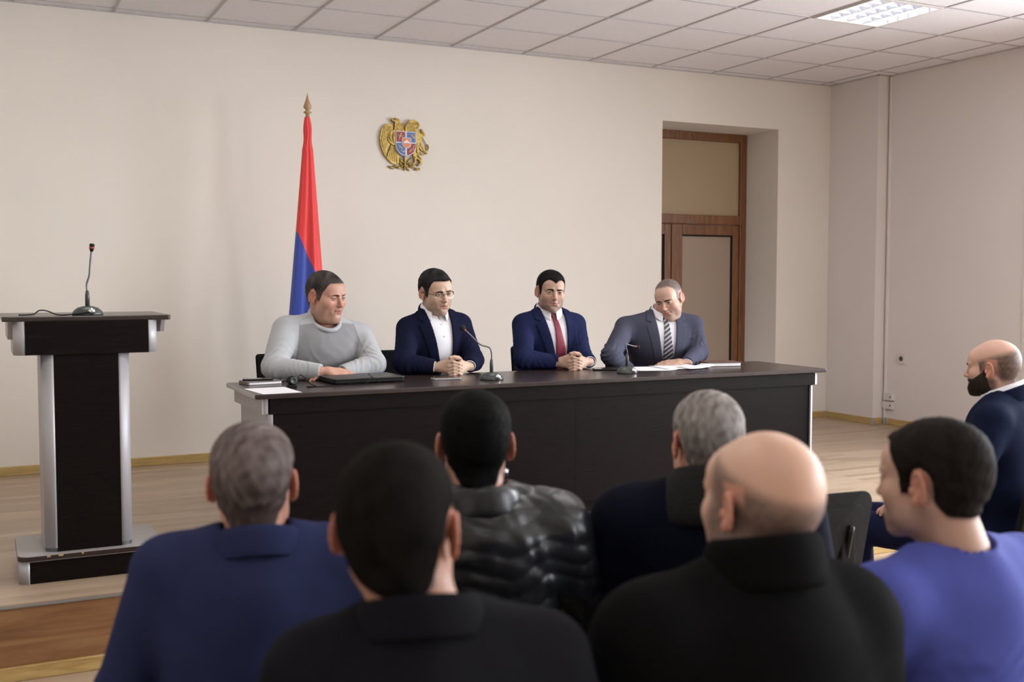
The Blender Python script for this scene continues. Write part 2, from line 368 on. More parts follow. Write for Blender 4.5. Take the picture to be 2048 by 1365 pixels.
# ------------------------------------------------------------------ presidium table
TT = STAGE+.75
def long_table():
    root = thing('conference_table', (2.74, 5.12, STAGE), 0, 'long dark brown wooden table with silver ends on the stage', 'table')
    L = lambda x, y, z: (x-2.74, y-5.12, z-STAGE)
    def bx(name, x0, x1, y0, y1, z0, z1, m, bv=.0, p=root):
        a = L(x0, y0, z0); b = L(x1, y1, z1); return obj(name, B(a[0], b[0], a[1], b[1], a[2], b[2]), m, p, bevel=bv)
    X0, X1, Y0, Y1 = 1.090, 4.392, 4.80, 5.44
    bm = bmesh.new(); a = L(X0, Y0, TT-.022); b = L(X1, Y1, TT)
    prism(bm, rrect(a[0], b[0], a[1], b[1], .012, 3), a[2], b[2]); obj('tabletop', bm, M['wenge_top'], root, bevel=.004)
    for xa, xb in ((X0-.0015, X0+.002), (X1-.002, X1+.002)):
        p = L(xa, Y0+.012, TT-.0205); q = L(xb, Y1-.012, TT-.0015); obj('edge_band', B(p[0], q[0], p[1], q[1], p[2], q[2]), M['grey_edge'], root)
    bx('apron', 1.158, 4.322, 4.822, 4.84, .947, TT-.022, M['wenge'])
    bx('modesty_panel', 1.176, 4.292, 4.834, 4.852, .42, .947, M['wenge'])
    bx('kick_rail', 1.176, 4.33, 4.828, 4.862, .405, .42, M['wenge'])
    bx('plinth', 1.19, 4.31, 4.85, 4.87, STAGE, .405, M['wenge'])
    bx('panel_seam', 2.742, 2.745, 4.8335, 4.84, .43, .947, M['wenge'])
    for s, xe in ((-1, 1.12), (1, 4.37)):
        # end: grey wooden slab with silver corner profiles
        if s < 0: xa, xb = 1.125, 1.145
        else: xa, xb = 4.325, 4.345
        bx('end_apron', xa, xb, 4.83, 5.42, .947, TT-.022, M['grey_edge'], 0)
        bx('end_panel', xa+.02*(1 if s < 0 else -1), xb+.02*(1 if s < 0 else -1), 4.845, 5.36, .40, .947, M['grey_edge'], 0)
        bx('end_foot', xa-(.0 if s < 0 else -.0), xb+(.012), 4.83, 5.40, STAGE, .405, M['wenge'], .002)
        prof = []
        for k in range(7):
            an = PI/2*k/6; prof.append((math.sin(an)*.026, -math.cos(an)*.026))
        prof += [(0, 0)]
        for z0, z1, xo in ((.949, TT-.024, 1.150 if s < 0 else 4.322), (.42, .945, 1.172 if s < 0 else 4.292), (.335, .40, 1.172 if s < 0 else 4.332)):
            bm = bmesh.new(); yo = 4.848
            pts = [(xo+s*px-2.74, yo+py-5.12) for px, py in prof]
            if s < 0: pts = pts[::-1]
            prism(bm, pts, z0-STAGE, z1-STAGE); obj('corner_profile', bm, M['silver'], root, False)
    return root
long_table()
# ------------------------------------------------------------------ lectern
def lectern():
    cx, cy = .401, 5.03
    root = thing('lectern', (cx, cy, STAGE), 0, 'dark wooden speaking lectern with silver rounded corners at the left', 'lectern')
    def slab(name, x0, x1, y0, y1, z0, z1, r, m, corners=(1, 1, 1, 1), p=root, bv=0):
        bm = bmesh.new(); prism(bm, rrect(x0-cx, x1-cx, y0-cy, y1-cy, r, 6, corners), z0-STAGE, z1-STAGE); return obj(name, bm, m, p, bevel=bv)
    def flat(name, x0, x1, y0, y1, z0, z1, m, p=root): return obj(name, B(x0-cx, x1-cx, y0-cy, y1-cy, z0-STAGE, z1-STAGE), m, p, bevel=.001)
    # base box
    slab('base_board', .115, .690, 4.835, 5.25, .385, .409, .045, M['silver_lam'], bv=.0)
    bm = bmesh.new(); prism(bm, rrect(.1135-cx, .6915-cx, 4.8335-cy, 5.2515-cy, .0455, 6), .387-STAGE, .4065-STAGE); obj('base_board_edge', bm, M['wenge_top'], root)
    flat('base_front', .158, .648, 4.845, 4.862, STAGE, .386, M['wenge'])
    flat('base_side', .122, .138, 4.88, 5.24, STAGE, .386, M['silver_lam']); flat('base_side', .670, .686, 4.88, 5.24, STAGE, .386, M['silver_lam'])
    def corner(x, y, sx, r, z0, z1):
        bm = bmesh.new(); pts = [(x+sx*r*math.sin(PI/2*k/8)-cx, y-r*math.cos(PI/2*k/8)-cy) for k in range(9)]+[(x-cx, y-cy)]
        if sx < 0: pts = pts[::-1]
        prism(bm, pts, z0-STAGE, z1-STAGE); o = obj('corner_profile', bm, M['silver'], root)
        for f in o.data.polygons: f.use_smooth = abs(f.normal.z) < .5 and len(f.vertices) == 4
    corner(.159, 4.884, -1, .042, STAGE, .385); corner(.647, 4.884, 1, .042, STAGE, .385)
    # column
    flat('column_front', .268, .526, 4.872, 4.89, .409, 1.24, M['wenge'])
    flat('column_side', .221, .237, 4.92, 5.19, .409, 1.24, M['silver_lam']); flat('column_side', .557, .573, 4.92, 5.19, .409, 1.24, M['silver_lam'])
    corner(.269, 4.92, -1, .048, .425, 1.24); corner(.525, 4.92, 1, .048, .425, 1.24)
    for x, s in ((.269, -1), (.525, 1)):
        bm = bmesh.new()
        pts = [(x+s*.046*math.sin(PI/2*k/8)-cx, 4.92-.046*math.cos(PI/2*k/8)-cy) for k in range(9)]+[(x-cx, 4.92-cy)]
        prism(bm, pts if s > 0 else pts[::-1], .409-STAGE, .425-STAGE); obj('profile_foot', bm, M['mid_grey'], root)
    # hood
    flat('hood_front', .162, .648, 4.858, 4.875, 1.24, 1.379, M['wenge'])
    flat('hood_bottom', .16, .65, 4.875, 5.22, 1.241, 1.255, M['wenge'])
    flat('hood_side', .118, .134, 4.905, 5.23, 1.24, 1.379, M['silver_lam']); flat('hood_side', .670, .686, 4.905, 5.23, 1.24, 1.379, M['silver_lam'])
    corner(.163, 4.904, -1, .044, 1.24, 1.379); corner(.645, 4.904, 1, .042, 1.24, 1.379)
    bm = bmesh.new(); prism(bm, rrect(.078-cx, .742-cx, 4.865-cy, 5.42-cy, .01, 3), 1.379-STAGE, 1.400-STAGE); obj('top_board', bm, M['wenge_top'], root, bevel=.003)
    # sloping cheeks under the overhang of the top
    for s, xa, xb in ((-1, .101, .117), (1, .712, .728)):
        bm = bmesh.new(); prism(bm, [(4.93-cy, 1.379-STAGE), (5.40-cy, 1.379-STAGE), (5.40-cy, 1.30-STAGE), (4.97-cy, (1.302 if s < 0 else 1.325)-STAGE)], xa-cx, xb-cx, lambda a, b, c: (c, a, b))
        obj('side_cheek', bm, M['silver_lam'], root)
    for x, w_ in ((.225, .014), (.27, .018), (.36, .008)): obj('worn_chip', B(x-cx, x-cx+w_, 4.8325-cy, 4.834-cy, .400-STAGE, .406-STAGE), M['skirt'], root)
lectern()
# ------------------------------------------------------------------ microphones
def microphone(loc, rz, neck, label, ball=.0, head_dir=None, cable=None, thick=.004, big=1.0, red=True):
    root = thing('desk_microphone', loc, rz, label, 'microphone', None)
    bm = bmesh.new(); lathe(bm, [(.062*big, 0), (.064*big, .006), (.058*big, .018), (.042*big, .032), (.022*big, .038), (.010, .040)], 28, sy=.85)
    obj('base', bm, M['dark_grey'], root, True)
    bm = bmesh.new(); lathe(bm, [(.014, .0), (.014, .012), (.008, .018)], 16); bmesh.ops.rotate(bm, verts=bm.verts, cent=(0, 0, 0), matrix=Matrix.Rotation(PI/2, 3, 'X')); bmesh.ops.translate(bm, verts=bm.verts, vec=(.012, -.045*big, .018))
    obj('connector', bm, M['chrome'], root, True)
    bm = bmesh.new(); tube(bm, [(0, 0, .034), (0, 0, .085), (0, 0, .105)], [.0095, .0095, .006], 14); obj('stem_grip', bm, M['dark_grey'], root, True)
    pts = spline([(0, 0, .100)]+neck, 6); gn = obj('gooseneck', T(pts, thick, 8), M['mid_grey'], root, True)
    e = Vector(neck[-1]); d = (e-Vector(neck[-2])).normalized()
    if ball:
        bm = bmesh.new(); bmesh.ops.create_uvsphere(bm, u_segments=16, v_segments=12, radius=ball); bmesh.ops.translate(bm, verts=bm.verts, vec=e+d*ball*.7); obj('foam_windshield', bm, M['foam'], gn, True)
        rg = bmesh.new(); tube(rg, [e-d*.010, e-d*.001], .0065, 12); obj('ring_light', rg, RED, gn, True)
    else:
        cap = bmesh.new(); tube(cap, [e, e+d*.012, e+d*.03, e+d*.034], [.006, .0095, .011, .008], 12); obj('capsule', cap, M['black_plastic'], gn, True)
        rg = bmesh.new(); tube(rg, [e+d*.012, e+d*.019], .0112, 12); obj('ring_light', rg, RED, gn, True)
    if cable:
        obj('cable', T(spline(cable, 6), .0028, 8), M['black_plastic'], root, True)
    return root
RED = new_mat('red_led_ring', (.35, .05, .04), .4); RED.node_tree.nodes['Principled BSDF'].inputs['Emission Color'].default_value = (1, .05, .03, 1); RED.node_tree.nodes['Principled BSDF'].inputs['Emission Strength'].default_value = .0
microphone((.414, 4.96, 1.400), 0, [(-.002, 0, .13), (.005, 0, .155), (.010, 0, .175), (.015, 0, .23), (.020, 0, .272)], 'grey gooseneck microphone standing on top of the lectern', 0, cable=[(.012, -.06, .016), (-.06, -.05, .006), (-.12, -.03, .004), (-.16, -.02, .020), (-.19, -.0, .022), (-.215, .0, .006), (-.27, .0, .004)])
mb = atz(983, 760, TT); mh = aty(929, 659, mb.y-.02)
dx, dz = mh.x-mb.x, mh.z-TT
microphone((mb.x, mb.y, TT), 0, [(0, 0, .135), (-.012, 0, .165), (dx*.42, -.005, dz*.70), (dx*.8, -.01, dz*.90), (dx, -.012, dz)], 'gooseneck microphone in front of the man in glasses, foam head bent left', .016)
mb = atz(1254, 747, TT); mh = aty(1273, 694, mb.y+.03)
microphone((mb.x, mb.y, TT), 0, [(.0, 0, .118), (-.012, 0, mh.z-TT+.022), (.006, .01, mh.z-TT+.016), (mh.x-mb.x, .03, mh.z-TT)], 'short gooseneck microphone bent right in front of the man in grey', .013, thick=.0032, big=.95)
# ------------------------------------------------------------------ things on the table
def sheet(name, corners, label, z=TT, m=None, group=None, th=.0012):
    bm = bmesh.new(); prism(bm, [(p.x, p.y) for p in corners], z+.0006, z+th); o = obj(name, bm, m or M['paper']); tag(o, label, 'paper', group); return o
c = [atz(482, 779, TT), atz(515, 791.5, TT), atz(604, 785.5, TT), atz(568, 774.5, TT)]
c[1].y = max(c[1].y, 4.806); c[1].x = 1.125; c[0].x = 1.10
sheet('paper_sheet', c, 'blank white paper sheet on the left front corner of the long table')
NB = thing('notebook', (1.235, 5.32, TT), math.radians(8), 'brown notebook with pale page edges at the left end of the table', 'notebook')
bm = bmesh.new(); prism(bm, rrect(-.085, .085, -.06, .06, .008, 4), .0012, .013); obj('pages', bm, M['paper'], NB)
cov = new_mat('taupe_leatherette', (.15, .12, .11), .5)
bm = bmesh.new(); prism(bm, rrect(-.088, .088, -.063, .063, .010, 4), .0005, .0025); prism(bm, rrect(-.088, .088, -.063, .063, .010, 4), .0125, .0155); box(bm, -.09, -.087, -.06, .06, .001, .015); obj('cover', bm, cov, NB)
GLASS = new_mat('dark_phone_glass', (.03, .028, .025), .12, 0, .6)
def phone(loc, rz, label, rim, z=TT, L_=.148, W_=.072):
    r = thing('mobile_phone', (loc[0], loc[1], z+.0005), rz, label, 'phone')
    bm = bmesh.new(); prism(bm, rrect(-L_/2, L_/2, -W_/2, W_/2, .01, 5), 0, .0075); obj('case', bm, rim, r, bevel=.002)
    bm = bmesh.new(); prism(bm, rrect(-L_/2+.004, L_/2-.004, -W_/2+.003, W_/2-.003, .008, 5), .0075, .0084); obj('screen', bm, GLASS, r)
phone((1.225, 5.335), math.radians(-14), 'black phone lying on the brown notebook', M['black_plastic'], TT+.0157)
pp = atz(892, 759, TT); phone((pp.x, pp.y), math.radians(-8), 'phone in a clear silver case in front of the man in glasses', M['silver'])
pp = atz(1211, 741, TT); phone((pp.x, pp.y), math.radians(-30), 'dark phone left of the papers near the short microphone', M['black_plastic'])
# webcam-like black device
wc = thing('desk_webcam', (atz(587, 776, TT).x, atz(587, 776, TT).y+.03, TT), 0, 'small black webcam standing left of the laptop', 'webcam')
bm = bmesh.new(); prism(bm, rrect(-.022, .022, -.02, .02, .008), 0, .012); obj('foot', bm, M['black_plastic'], wc, bevel=.003)
bm = bmesh.new(); bmesh.ops.create_uvsphere(bm, u_segments=20, v_segments=14, radius=.026); bmesh.ops.scale(bm, verts=bm.verts, vec=(1, .8, .85)); bmesh.ops.translate(bm, verts=bm.verts, vec=(0, 0, .032)); obj('body', bm, M['black_plastic'], wc, True)
bm = bmesh.new(); lathe(bm, [(.017, 0), (.017, .006), (.012, .0065), (.010, .004)], 20); bmesh.ops.rotate(bm, verts=bm.verts, cent=(0, 0, 0), matrix=Matrix.Rotation(PI/2, 3, 'X')); bmesh.ops.translate(bm, verts=bm.verts, vec=(.004, -.0175, .033)); obj('lens_ring', bm, M['dark_grey'], wc, True)
obj('cable', T(spline([(.02, 0, .03), (.05, .02, .055), (.09, .0, .012), (.11, -.03, .003), (.06, -.045, .003), (.12, -.06, .003), (.2, -.05, .003)], 6), .0022, 8), M['black_plastic'], wc, True)
lp = thing('laptop', (1.72, 5.225, TT), math.radians(2), 'closed black laptop in front of the man in the grey sweater', 'laptop')
bm = bmesh.new(); prism(bm, rrect(-.185, .185, -.125, .125, .012, 4), .004, .020); obj('base', bm, M['black_plastic'], lp, bevel=.003)
bm = bmesh.new(); prism(bm, rrect(-.186, .186, -.127, .127, .012, 4), .0215, .0285); obj('lid', bm, noisy('laptop_lid', (.03, .027, .028), (.038, .034, .035), .4, 60, bump=.03), lp, bevel=.002)
for x in (-.15, .15):
    for y in (-.1, .1): obj('rubber_foot', B(x-.012, x+.012, y-.006, y+.006, 0, .004), M['black_plastic'], lp)
x0 = 1.60; cb = T(spline([(x0, 5.085, TT+.004), (x0+.04, 5.06, TT+.004), (x0+.08, 5.045, TT+.004), (x0+.105, 5.06, TT+.02), (x0+.125, 5.085, TT+.034), (x0+.118, 5.11, TT+.045), (x0+.13, 5.06, TT+.028), (x0+.155, 5.03, TT+.004), (x0+.12, 5.01, TT+.004)], 6), .0016, 7)
tag(obj('earphone_cord', cb, M['black_plastic'], None, True), 'thin black cord looped over the front edge of the laptop', 'cord')
def pap(name, cs, z, lab, curl=.0):
    bm = bmesh.new(); nx, ny = 10, 8; g = []
    a, b, c_, d = cs
    for j in range(ny+1):
        row = []
        for i in range(nx+1):
            u, v = i/nx, j/ny
            p = a.lerp(b, u).lerp(d.lerp(c_, u), v)
            row.append(bm.verts.new((p.x, p.y, z+.0008+curl*(max(0, u-.75)/.25)**2*.02+curl*.004*max(0, math.sin(PI*v))*u)))
        g.append(row)
    for j in range(ny):
        for i in range(nx): bm.faces.new((g[j][i], g[j][i+1], g[j+1][i+1], g[j+1][i]))
    o = obj(name, bm, M['paper'], None, True); s = o.modifiers.new('s', 'SOLIDIFY'); s.thickness = .0006; s.offset = 1
    tag(o, lab, 'paper'); return o
V3 = Vector
pap('paper_sheet', [V3((3.31, 5.13, 0)), V3((3.53, 5.06, 0)), V3((3.58, 5.34, 0)), V3((3.37, 5.40, 0))], TT, 'white paper sheet behind the short microphone, left of the other papers', .3)
pap('paper_sheet', [V3((3.50, 5.115, 0)), V3((3.72, 5.06, 0)), V3((3.76, 5.34, 0)), V3((3.53, 5.36, 0))], TT+.0035, 'white paper sheet under the hand of the man in grey', .3)
pap('paper_sheet', [V3((3.60, 5.04, 0)), V3((3.83, 5.12, 0)), V3((3.83, 5.25, 0)), V3((3.62, 5.20, 0))], TT+.007, 'white paper sheet nearest the thick book, right of the other papers', .5)
bk = thing('book', (3.955, 5.23, TT), math.radians(-14), 'thick closed book with white pages and brown cover on the right of the table', 'book')
bm = bmesh.new(); box(bm, -.10, .103, -.062, .062, .003, .022); obj('pages', bm, M['paper'], bk, bevel=.002)
bm = bmesh.new(); box(bm, -.106, .106, -.068, .068, 0, .003); box(bm, -.106, .106, -.068, .068, .022, .026); box(bm, -.109, -.103, -.068, .068, 0, .026); obj('cover', bm, new_mat('dark_red_cover', (.12, .055, .04), .5), bk, bevel=.001)

# ------------------------------------------------------------------ flag
def flag():
    fx, fy = 1.985, 7.12
    root = thing('flag', (fx, fy, STAGE), 0, 'draped red and blue flag on a wooden pole against the wall', 'flag')
    zt = 2.62-STAGE
    obj('pole', T([(0, 0, .03), (0, 0, zt+.06)], .0125, 14), wood_mat('pale_pole_wood', [(.30, .20, .11), (.38, .26, .15), (.46, .33, .2)], 2, 4, .45), root, True)
    bm = bmesh.new(); lathe(bm, [(.013, 0), (.013, .03), (.025, .035), (.027, .042), (.015, .05), (.012, .056), (.024, .066), (.027, .08), (.021, .095), (.010, .125), (.004, .15), (.0, .175)], 20, (0, 0, zt+.0)); obj('finial', bm, noisy('gilded_wood', (.36, .22, .11), (.45, .30, .16), .4, 30, bump=.05), root, True)
    bm = bmesh.new(); lathe(bm, [(.15, 0), (.15, .015), (.05, .03), (.02, .05), (.018, .12)], 28); obj('stand', bm, M['wenge'], root, True)
    # cloth: hangs as a narrow cone of folds
    bm = bmesh.new(); NZ, NA = 90, 64; g = []
    lay = bm.loops.layers.float_color.new('Col') if False else None
    for j in range(NZ+1):
        t = j/NZ; z = zt+.008-t*1.95; row = []
        wL = -.020-.125*min(1, t/.70)**1.05; wR = .017+.10*min(1, t/.75)**.9
        wL = wL if t < .7 else -.145+.02*(t-.7); dep = .018+.055*min(1, t/.6)
        for i in range(NA):
            a = 2*PI*i/NA; c_, s_ = math.cos(a), math.sin(a)
            fold = 1+.20*math.sin(5*a+1.2+t*1.4)*min(1, t*2.5)+.09*math.sin(9*a+3*t)
            x = (wR if c_ > 0 else -wL)*c_*(1 if abs(c_) > .8 else (.97+.03*fold)); y = dep*s_*fold
            if t < .12: x += .004*math.sin(60*t+a)
            row.append(bm.verts.new((x, y, z)))
        g.append(row)
    for j in range(NZ):
        for i in range(NA):
            f = bm.faces.new((g[j][i], g[j+1][i], g[j+1][(i+1) % NA], g[j][(i+1) % NA])); f.smooth = True
    # material: red above an oblique seam, blue below
    m = new_mat('satin_flag_cloth', (.6, .02, .02), .5, 0, .4); t = NT(m); tc = t.n('ShaderNodeTexCoord'); sp = t.n('ShaderNodeSeparateXYZ'); t.l(tc.outputs['Object'], sp.inputs[0])
    # seam line in x (metres) and z : z = 1.595 - (x+.078)*2.35, steeper at right
    m1 = t.n('ShaderNodeMath', operation='MULTIPLY_ADD'); m1.inputs[1].default_value = 2.55; t.l(sp.outputs['X'], m1.inputs[0]); t.l(sp.outputs['Z'], m1.inputs[2])
    gt = t.n('ShaderNodeMath', operation='GREATER_THAN'); t.l(m1.outputs[0], gt.inputs[0]); gt.inputs[1].default_value = 1.58-.085*2.55
    mx = t.n('ShaderNodeMixRGB'); t.l(gt.outputs[0], mx.inputs[0]); mx.inputs[1].default_value = (.030, .062, .36, 1); mx.inputs[2].default_value = (.72, .035, .035, 1)
    t.l(mx.outputs[0], t.b.inputs['Base Color']); t.b.inputs['Sheen Weight'].default_value = .3
    t.bump(t.noise(t.coords((14, 14, 1)), 4, 3), .25, .01)
    obj('flag_cloth', bm, m, root, True)
flag()
# ------------------------------------------------------------------ coat of arms, gilt relief on the wall
def emblem():
    C0 = aty(805, 290, D)
    root = thing('wall_emblem', (C0.x, D, C0.z), 0, 'gilded relief coat of arms with eagle, lion and coloured shield on the wall', 'coat of arms')
    SX, SZ = .000636, .000596
    def P(x, y): return ((x-651)*SX, (682-y)*SZ)
    def plate(bm, pts, d0, d1, inset=.0):
        q = [P(*p) for p in pts]; ar = sum(q[i][0]*q[(i+1) % len(q)][1]-q[(i+1) % len(q)][0]*q[i][1] for i in range(len(q)))
        if ar > 0: q = q[::-1]
        prism(bm, q, -d0, -d1, lambda a, b, c: (a, c, b))
    def ridge(bm, pts, r, d, flat=.6):
        tube(bm, [(P(x, y)[0], -d, P(x, y)[1]) for x, y in pts], r, 8, 1)
    def part(name, shapes, ridges, d, m=M['brass'], bv=.004):
        bm = bmesh.new()
        for s in shapes: plate(bm, s, 0, d)
        o = obj(name, bm, m, root, bevel=bv)
        if ridges:
            b2 = bmesh.new()
            for pts, r in ridges: ridge(b2, pts, r, d)
            me = bpy.data.meshes.new('r'); b2.to_mesh(me); b2.free()
            nb = bmesh.new(); nb.from_mesh(o.data); nb.from_mesh(me); nb.to_mesh(o.data); nb.free(); bpy.data.meshes.remove(me)
        return o
    fe = []
    for k in range(5):                                     # wing feathers
        u = k/4
        fe.append(([(470-40*(1-u)+30*u, 455+40*u), (405+55*u, 530+20*u), (385+50*u, 640), (405+38*u, 740-10*u), (432+10*u, 830-60*u)], [.003, .0055, .006, .005, .002]))
    for a in range(5):
        for b_ in range(3): fe.append(([(440+a*17, 470+b_*18+abs(a-2)*3), (446+a*16, 484+b_*18)], [.004, .0035]))
    part('eagle_wing', [[(520, 440), (470, 434), (420, 460), (378, 525), (362, 610), (372, 700), (400, 785), (432, 850), (445, 790), (455, 740), (490, 690), (500, 600), (525, 520)]], fe, .022)
    nk = []
    for r_ in range(6):
        for c_ in range(5):
            x = 560+c_*20-(r_*3 if c_ < 2 else -r_*3)+(r_ % 2)*8; y = 425+r_*19
            if 535 < x < 655: nk.append(([(x, y), (x, y+14)], [.0055, .0035]))
    part('eagle_body', [[(498, 383), (515, 368), (550, 361), (590, 372), (610, 398), (602, 412), (636, 458), (662, 520), (650, 535), (548, 535), (548, 700), (505, 695), (470, 662), (452, 620), (462, 570), (495, 530), (530, 510), (540, 460), (541, 425), (533, 408), (512, 402)]],
         nk+[([(515, 383), (545, 375), (585, 385)], [.004, .009, .006]), ([(485, 560), (475, 610), (500, 655)], [.007, .010, .007]), ([(530, 540), (520, 600), (530, 670)], [.008, .011, .007])], .032)
    part('eagle_tail', [[(500, 690), (550, 700), (570, 760), (600, 820), (592, 920), (540, 930), (500, 915), (470, 885), (437, 850), (470, 780)]],
         [([(515+k*6, 700+k*4), (470+k*19, 790+k*6), (450+k*24, 862+k*10)], [.003, .0055, .0045]) for k in range(6)], .020)
    mane = []
    for r_ in range(6):
        for c_ in range(6):
            x = 695+c_*22+(r_ % 2)*10; y = 405+r_*20+abs(c_-2)*2
            if not (x > 800 and y > 450) and not (x < 700 and y < 440): mane.append(([(x, y), (x+4, y+13)], [.0062, .004]))
    part('lion_mane', [[(665, 525), (667, 470), (690, 418), (732, 375), (778, 368), (825, 390), (852, 425), (846, 452), (828, 472), (812, 452), (802, 480), (830, 505), (870, 545), (880, 580), (860, 650), (800, 665), (795, 535)]], mane+[([(800, 400), (832, 425), (830, 450)], [.006, .008, .004])], .034)
    part('lion_body', [[(795, 560), (862, 560), (860, 640), (838, 690), (848, 760), (858, 825), (885, 850), (880, 905), (838, 940), (815, 930), (850, 890), (835, 860), (810, 850), (800, 900), (775, 935), (745, 920), (782, 885), (775, 840), (768, 800), (795, 720)]],
         [([(830, 600), (815, 700), (820, 780)], [.008, .011, .009]), ([(820, 800), (862, 850), (856, 905), (825, 930)], [.010, .008, .007, .006]), ([(795, 820), (795, 880), (765, 918)], [.009, .007, .006])], .026)
    part('lion_wing', [[(850, 640), (868, 640), (958, 780), (915, 765), (870, 735), (845, 700)]], [([(855+k*4, 650+k*12), (880+k*4, 700+k*8), (935-k*12, 765-k*4)], [.003, .004, .002]) for k in range(4)], .018)
    tb = bmesh.new()
    for pts, r in [([(880, 570), (915, 620), (945, 670), (950, 710), (930, 745)], [.004, .004, .004, .005, .006]), ([(955, 660), (968, 700), (955, 740)], [.003, .008, .003]), ([(855, 760), (880, 792), (920, 785), (950, 775)], [.004, .005, .004, .003])]: ridge(tb, spline([(x, y, 0) for x, y in pts], 4) and pts, r, .012)
    obj('lion_tail', tb, M['brass'], root, True)
    part('sceptre', [[(868, 480), (882, 472), (905, 505), (925, 540), (918, 562), (885, 572), (872, 560), (880, 520)]], [([(880, 480), (900, 530), (895, 560)], [.003, .006, .004])], .020)
    # shield
    def shield(cx, cy, w_, h_, n=10):
        pts = [(cx-w_, cy-h_), (cx+w_, cy-h_), (cx+w_, cy+h_*.15)]
        for k in range(1, n): a = PI/2*k/n; pts.append((cx+w_*math.cos(a), cy+h_*.15+h_*.87*math.sin(a)))
        pts.append((cx, cy+h_*1.02))
        for k in range(n-1, 0, -1): a = PI/2*k/n; pts.append((cx-w_*math.cos(a), cy+h_*.15+h_*.87*math.sin(a)))
        pts.append((cx-w_, cy+h_*.15)); return pts
    silv = new_mat('silver_enamel_rim', (.55, .56, .62), .35, .2); red = new_mat('red_enamel', (.30, .022, .03), .35); blue = new_mat('blue_enamel', (.055, .15, .42), .35); org = new_mat('orange_enamel', (.62, .22, .10), .4)
    part('shield_rim', [shield(672, 672, 128, 150)], [], .040, silv, .002)
    def quarter(right, low):
        sh = shield(672, 672, 118, 140, 24); out = []
        x0, x1 = (684, 900) if right else (400, 661); y0, y1 = (668, 1000) if low else (400, 654)
        def clip(poly, f, mk):
            o = []
            for i in range(len(poly)):
                p, q = poly[i], poly[(i+1) % len(poly)]
                if f(p): o.append(p)
                if f(p) != f(q): o.append(mk(p, q))
            return o
        def cx_(v): return lambda p, q: (v, p[1]+(q[1]-p[1])*(v-p[0])/(q[0]-p[0]))
        def cy_(v): return lambda p, q: (p[0]+(q[0]-p[0])*(v-p[1])/(q[1]-p[1]), v)
        s = clip(sh, lambda p: p[0] > x0, cx_(x0)); s = clip(s, lambda p: p[0] < x1, cx_(x1)); s = clip(s, lambda p: p[1] > y0, cy_(y0)); s = clip(s, lambda p: p[1] < y1, cy_(y1)); return s
    for r_, l_, m in ((0, 0, red), (1, 0, blue), (0, 1, blue), (1, 1, red)): part('shield_quarter', [quarter(r_, l_)], [], .0425, m, 0)
    gold = noisy('gold_charge', (.55, .42, .24), (.66, .52, .32), .5, 60, bump=.1)
    for grp in ([([(585, 625), (590, 590), (605, 560), (612, 548)], [.004, .005, .006, .004]), ([(565, 560), (580, 580), (592, 600)], [.002, .0025, .002]), ([(592, 592), (615, 584), (640, 580)], [.003, .003, .002])],
                [([(712, 548), (740, 575), (775, 610)], [.002, .006, .003]), ([(730, 560), (770, 560), (785, 590)], [.003, .004, .003]), ([(742, 575), (762, 588), (778, 585)], [.003, .003, .003])],
                [([(570, 690), (590, 715), (582, 735)], [.003, .004, .003]), ([(588, 712), (605, 722), (625, 735)], [.003, .005, .004]), ([(612, 730), (610, 765), (630, 775), (655, 765)], [.002, .003, .006, .004])],
                [([(705, 745), (720, 770), (735, 740)], [.004, .007, .004]), ([(735, 742), (750, 735), (770, 755), (755, 700), (775, 690)], [.003, .004, .004, .003, .003]), ([(700, 775), (712, 768), (722, 768)], [.005, .004, .003])]):
        ch = bmesh.new()
        for pts, r in grp: ridge(ch, pts, r, .044)
        obj('shield_charge', ch, gold, root, True)
    part('inner_shield_rim', [shield(674, 665, 58, 66)], [], .048, silv, .0015)
    part('inner_shield', [shield(674, 665, 49, 58)], [], .050, org, 0)
    part('mountain', [[(628, 668), (645, 650), (658, 645), (664, 630), (686, 630), (692, 645), (705, 652), (720, 668), (700, 672), (680, 666), (655, 672)]], [], .0515, new_mat('white_enamel', (.72, .68, .68), .4), 0)
    part('sword', [[(657, 820), (678, 820), (675, 880), (668, 1000), (657, 1000), (660, 880)]], [([(632, 905), (705, 905)], [.004, .004]), ([(667, 830), (664, 995)], [.003, .003])], .026)
    lf = []
    for x, y, a, l in ((500, 970, 25, 42), (598, 965, -12, 40), (820, 978, -8, 42), (560, 950, 0, 40), (625, 880, 55, 55), (615, 910, 60, 50), (720, 880, -60, 55), (730, 915, 40, 50), (700, 970, 50, 45), (760, 950, 10, 50), (640, 945, -30, 30), (690, 940, 20, 30), (850, 972, -5, 15)):
        c_, s_ = math.cos(math.radians(a)), math.sin(math.radians(a)); lf.append(([(x-l*c_, y-l*s_), (x, y), (x+l*c_, y+l*s_)], [.002, .0105, .002]))
    bm = bmesh.new()
    for pts, r in lf: ridge(bm, pts, r, .010)
    obj('laurel_ribbon', bm, M['brass'], root, True)
    return root
emblem()
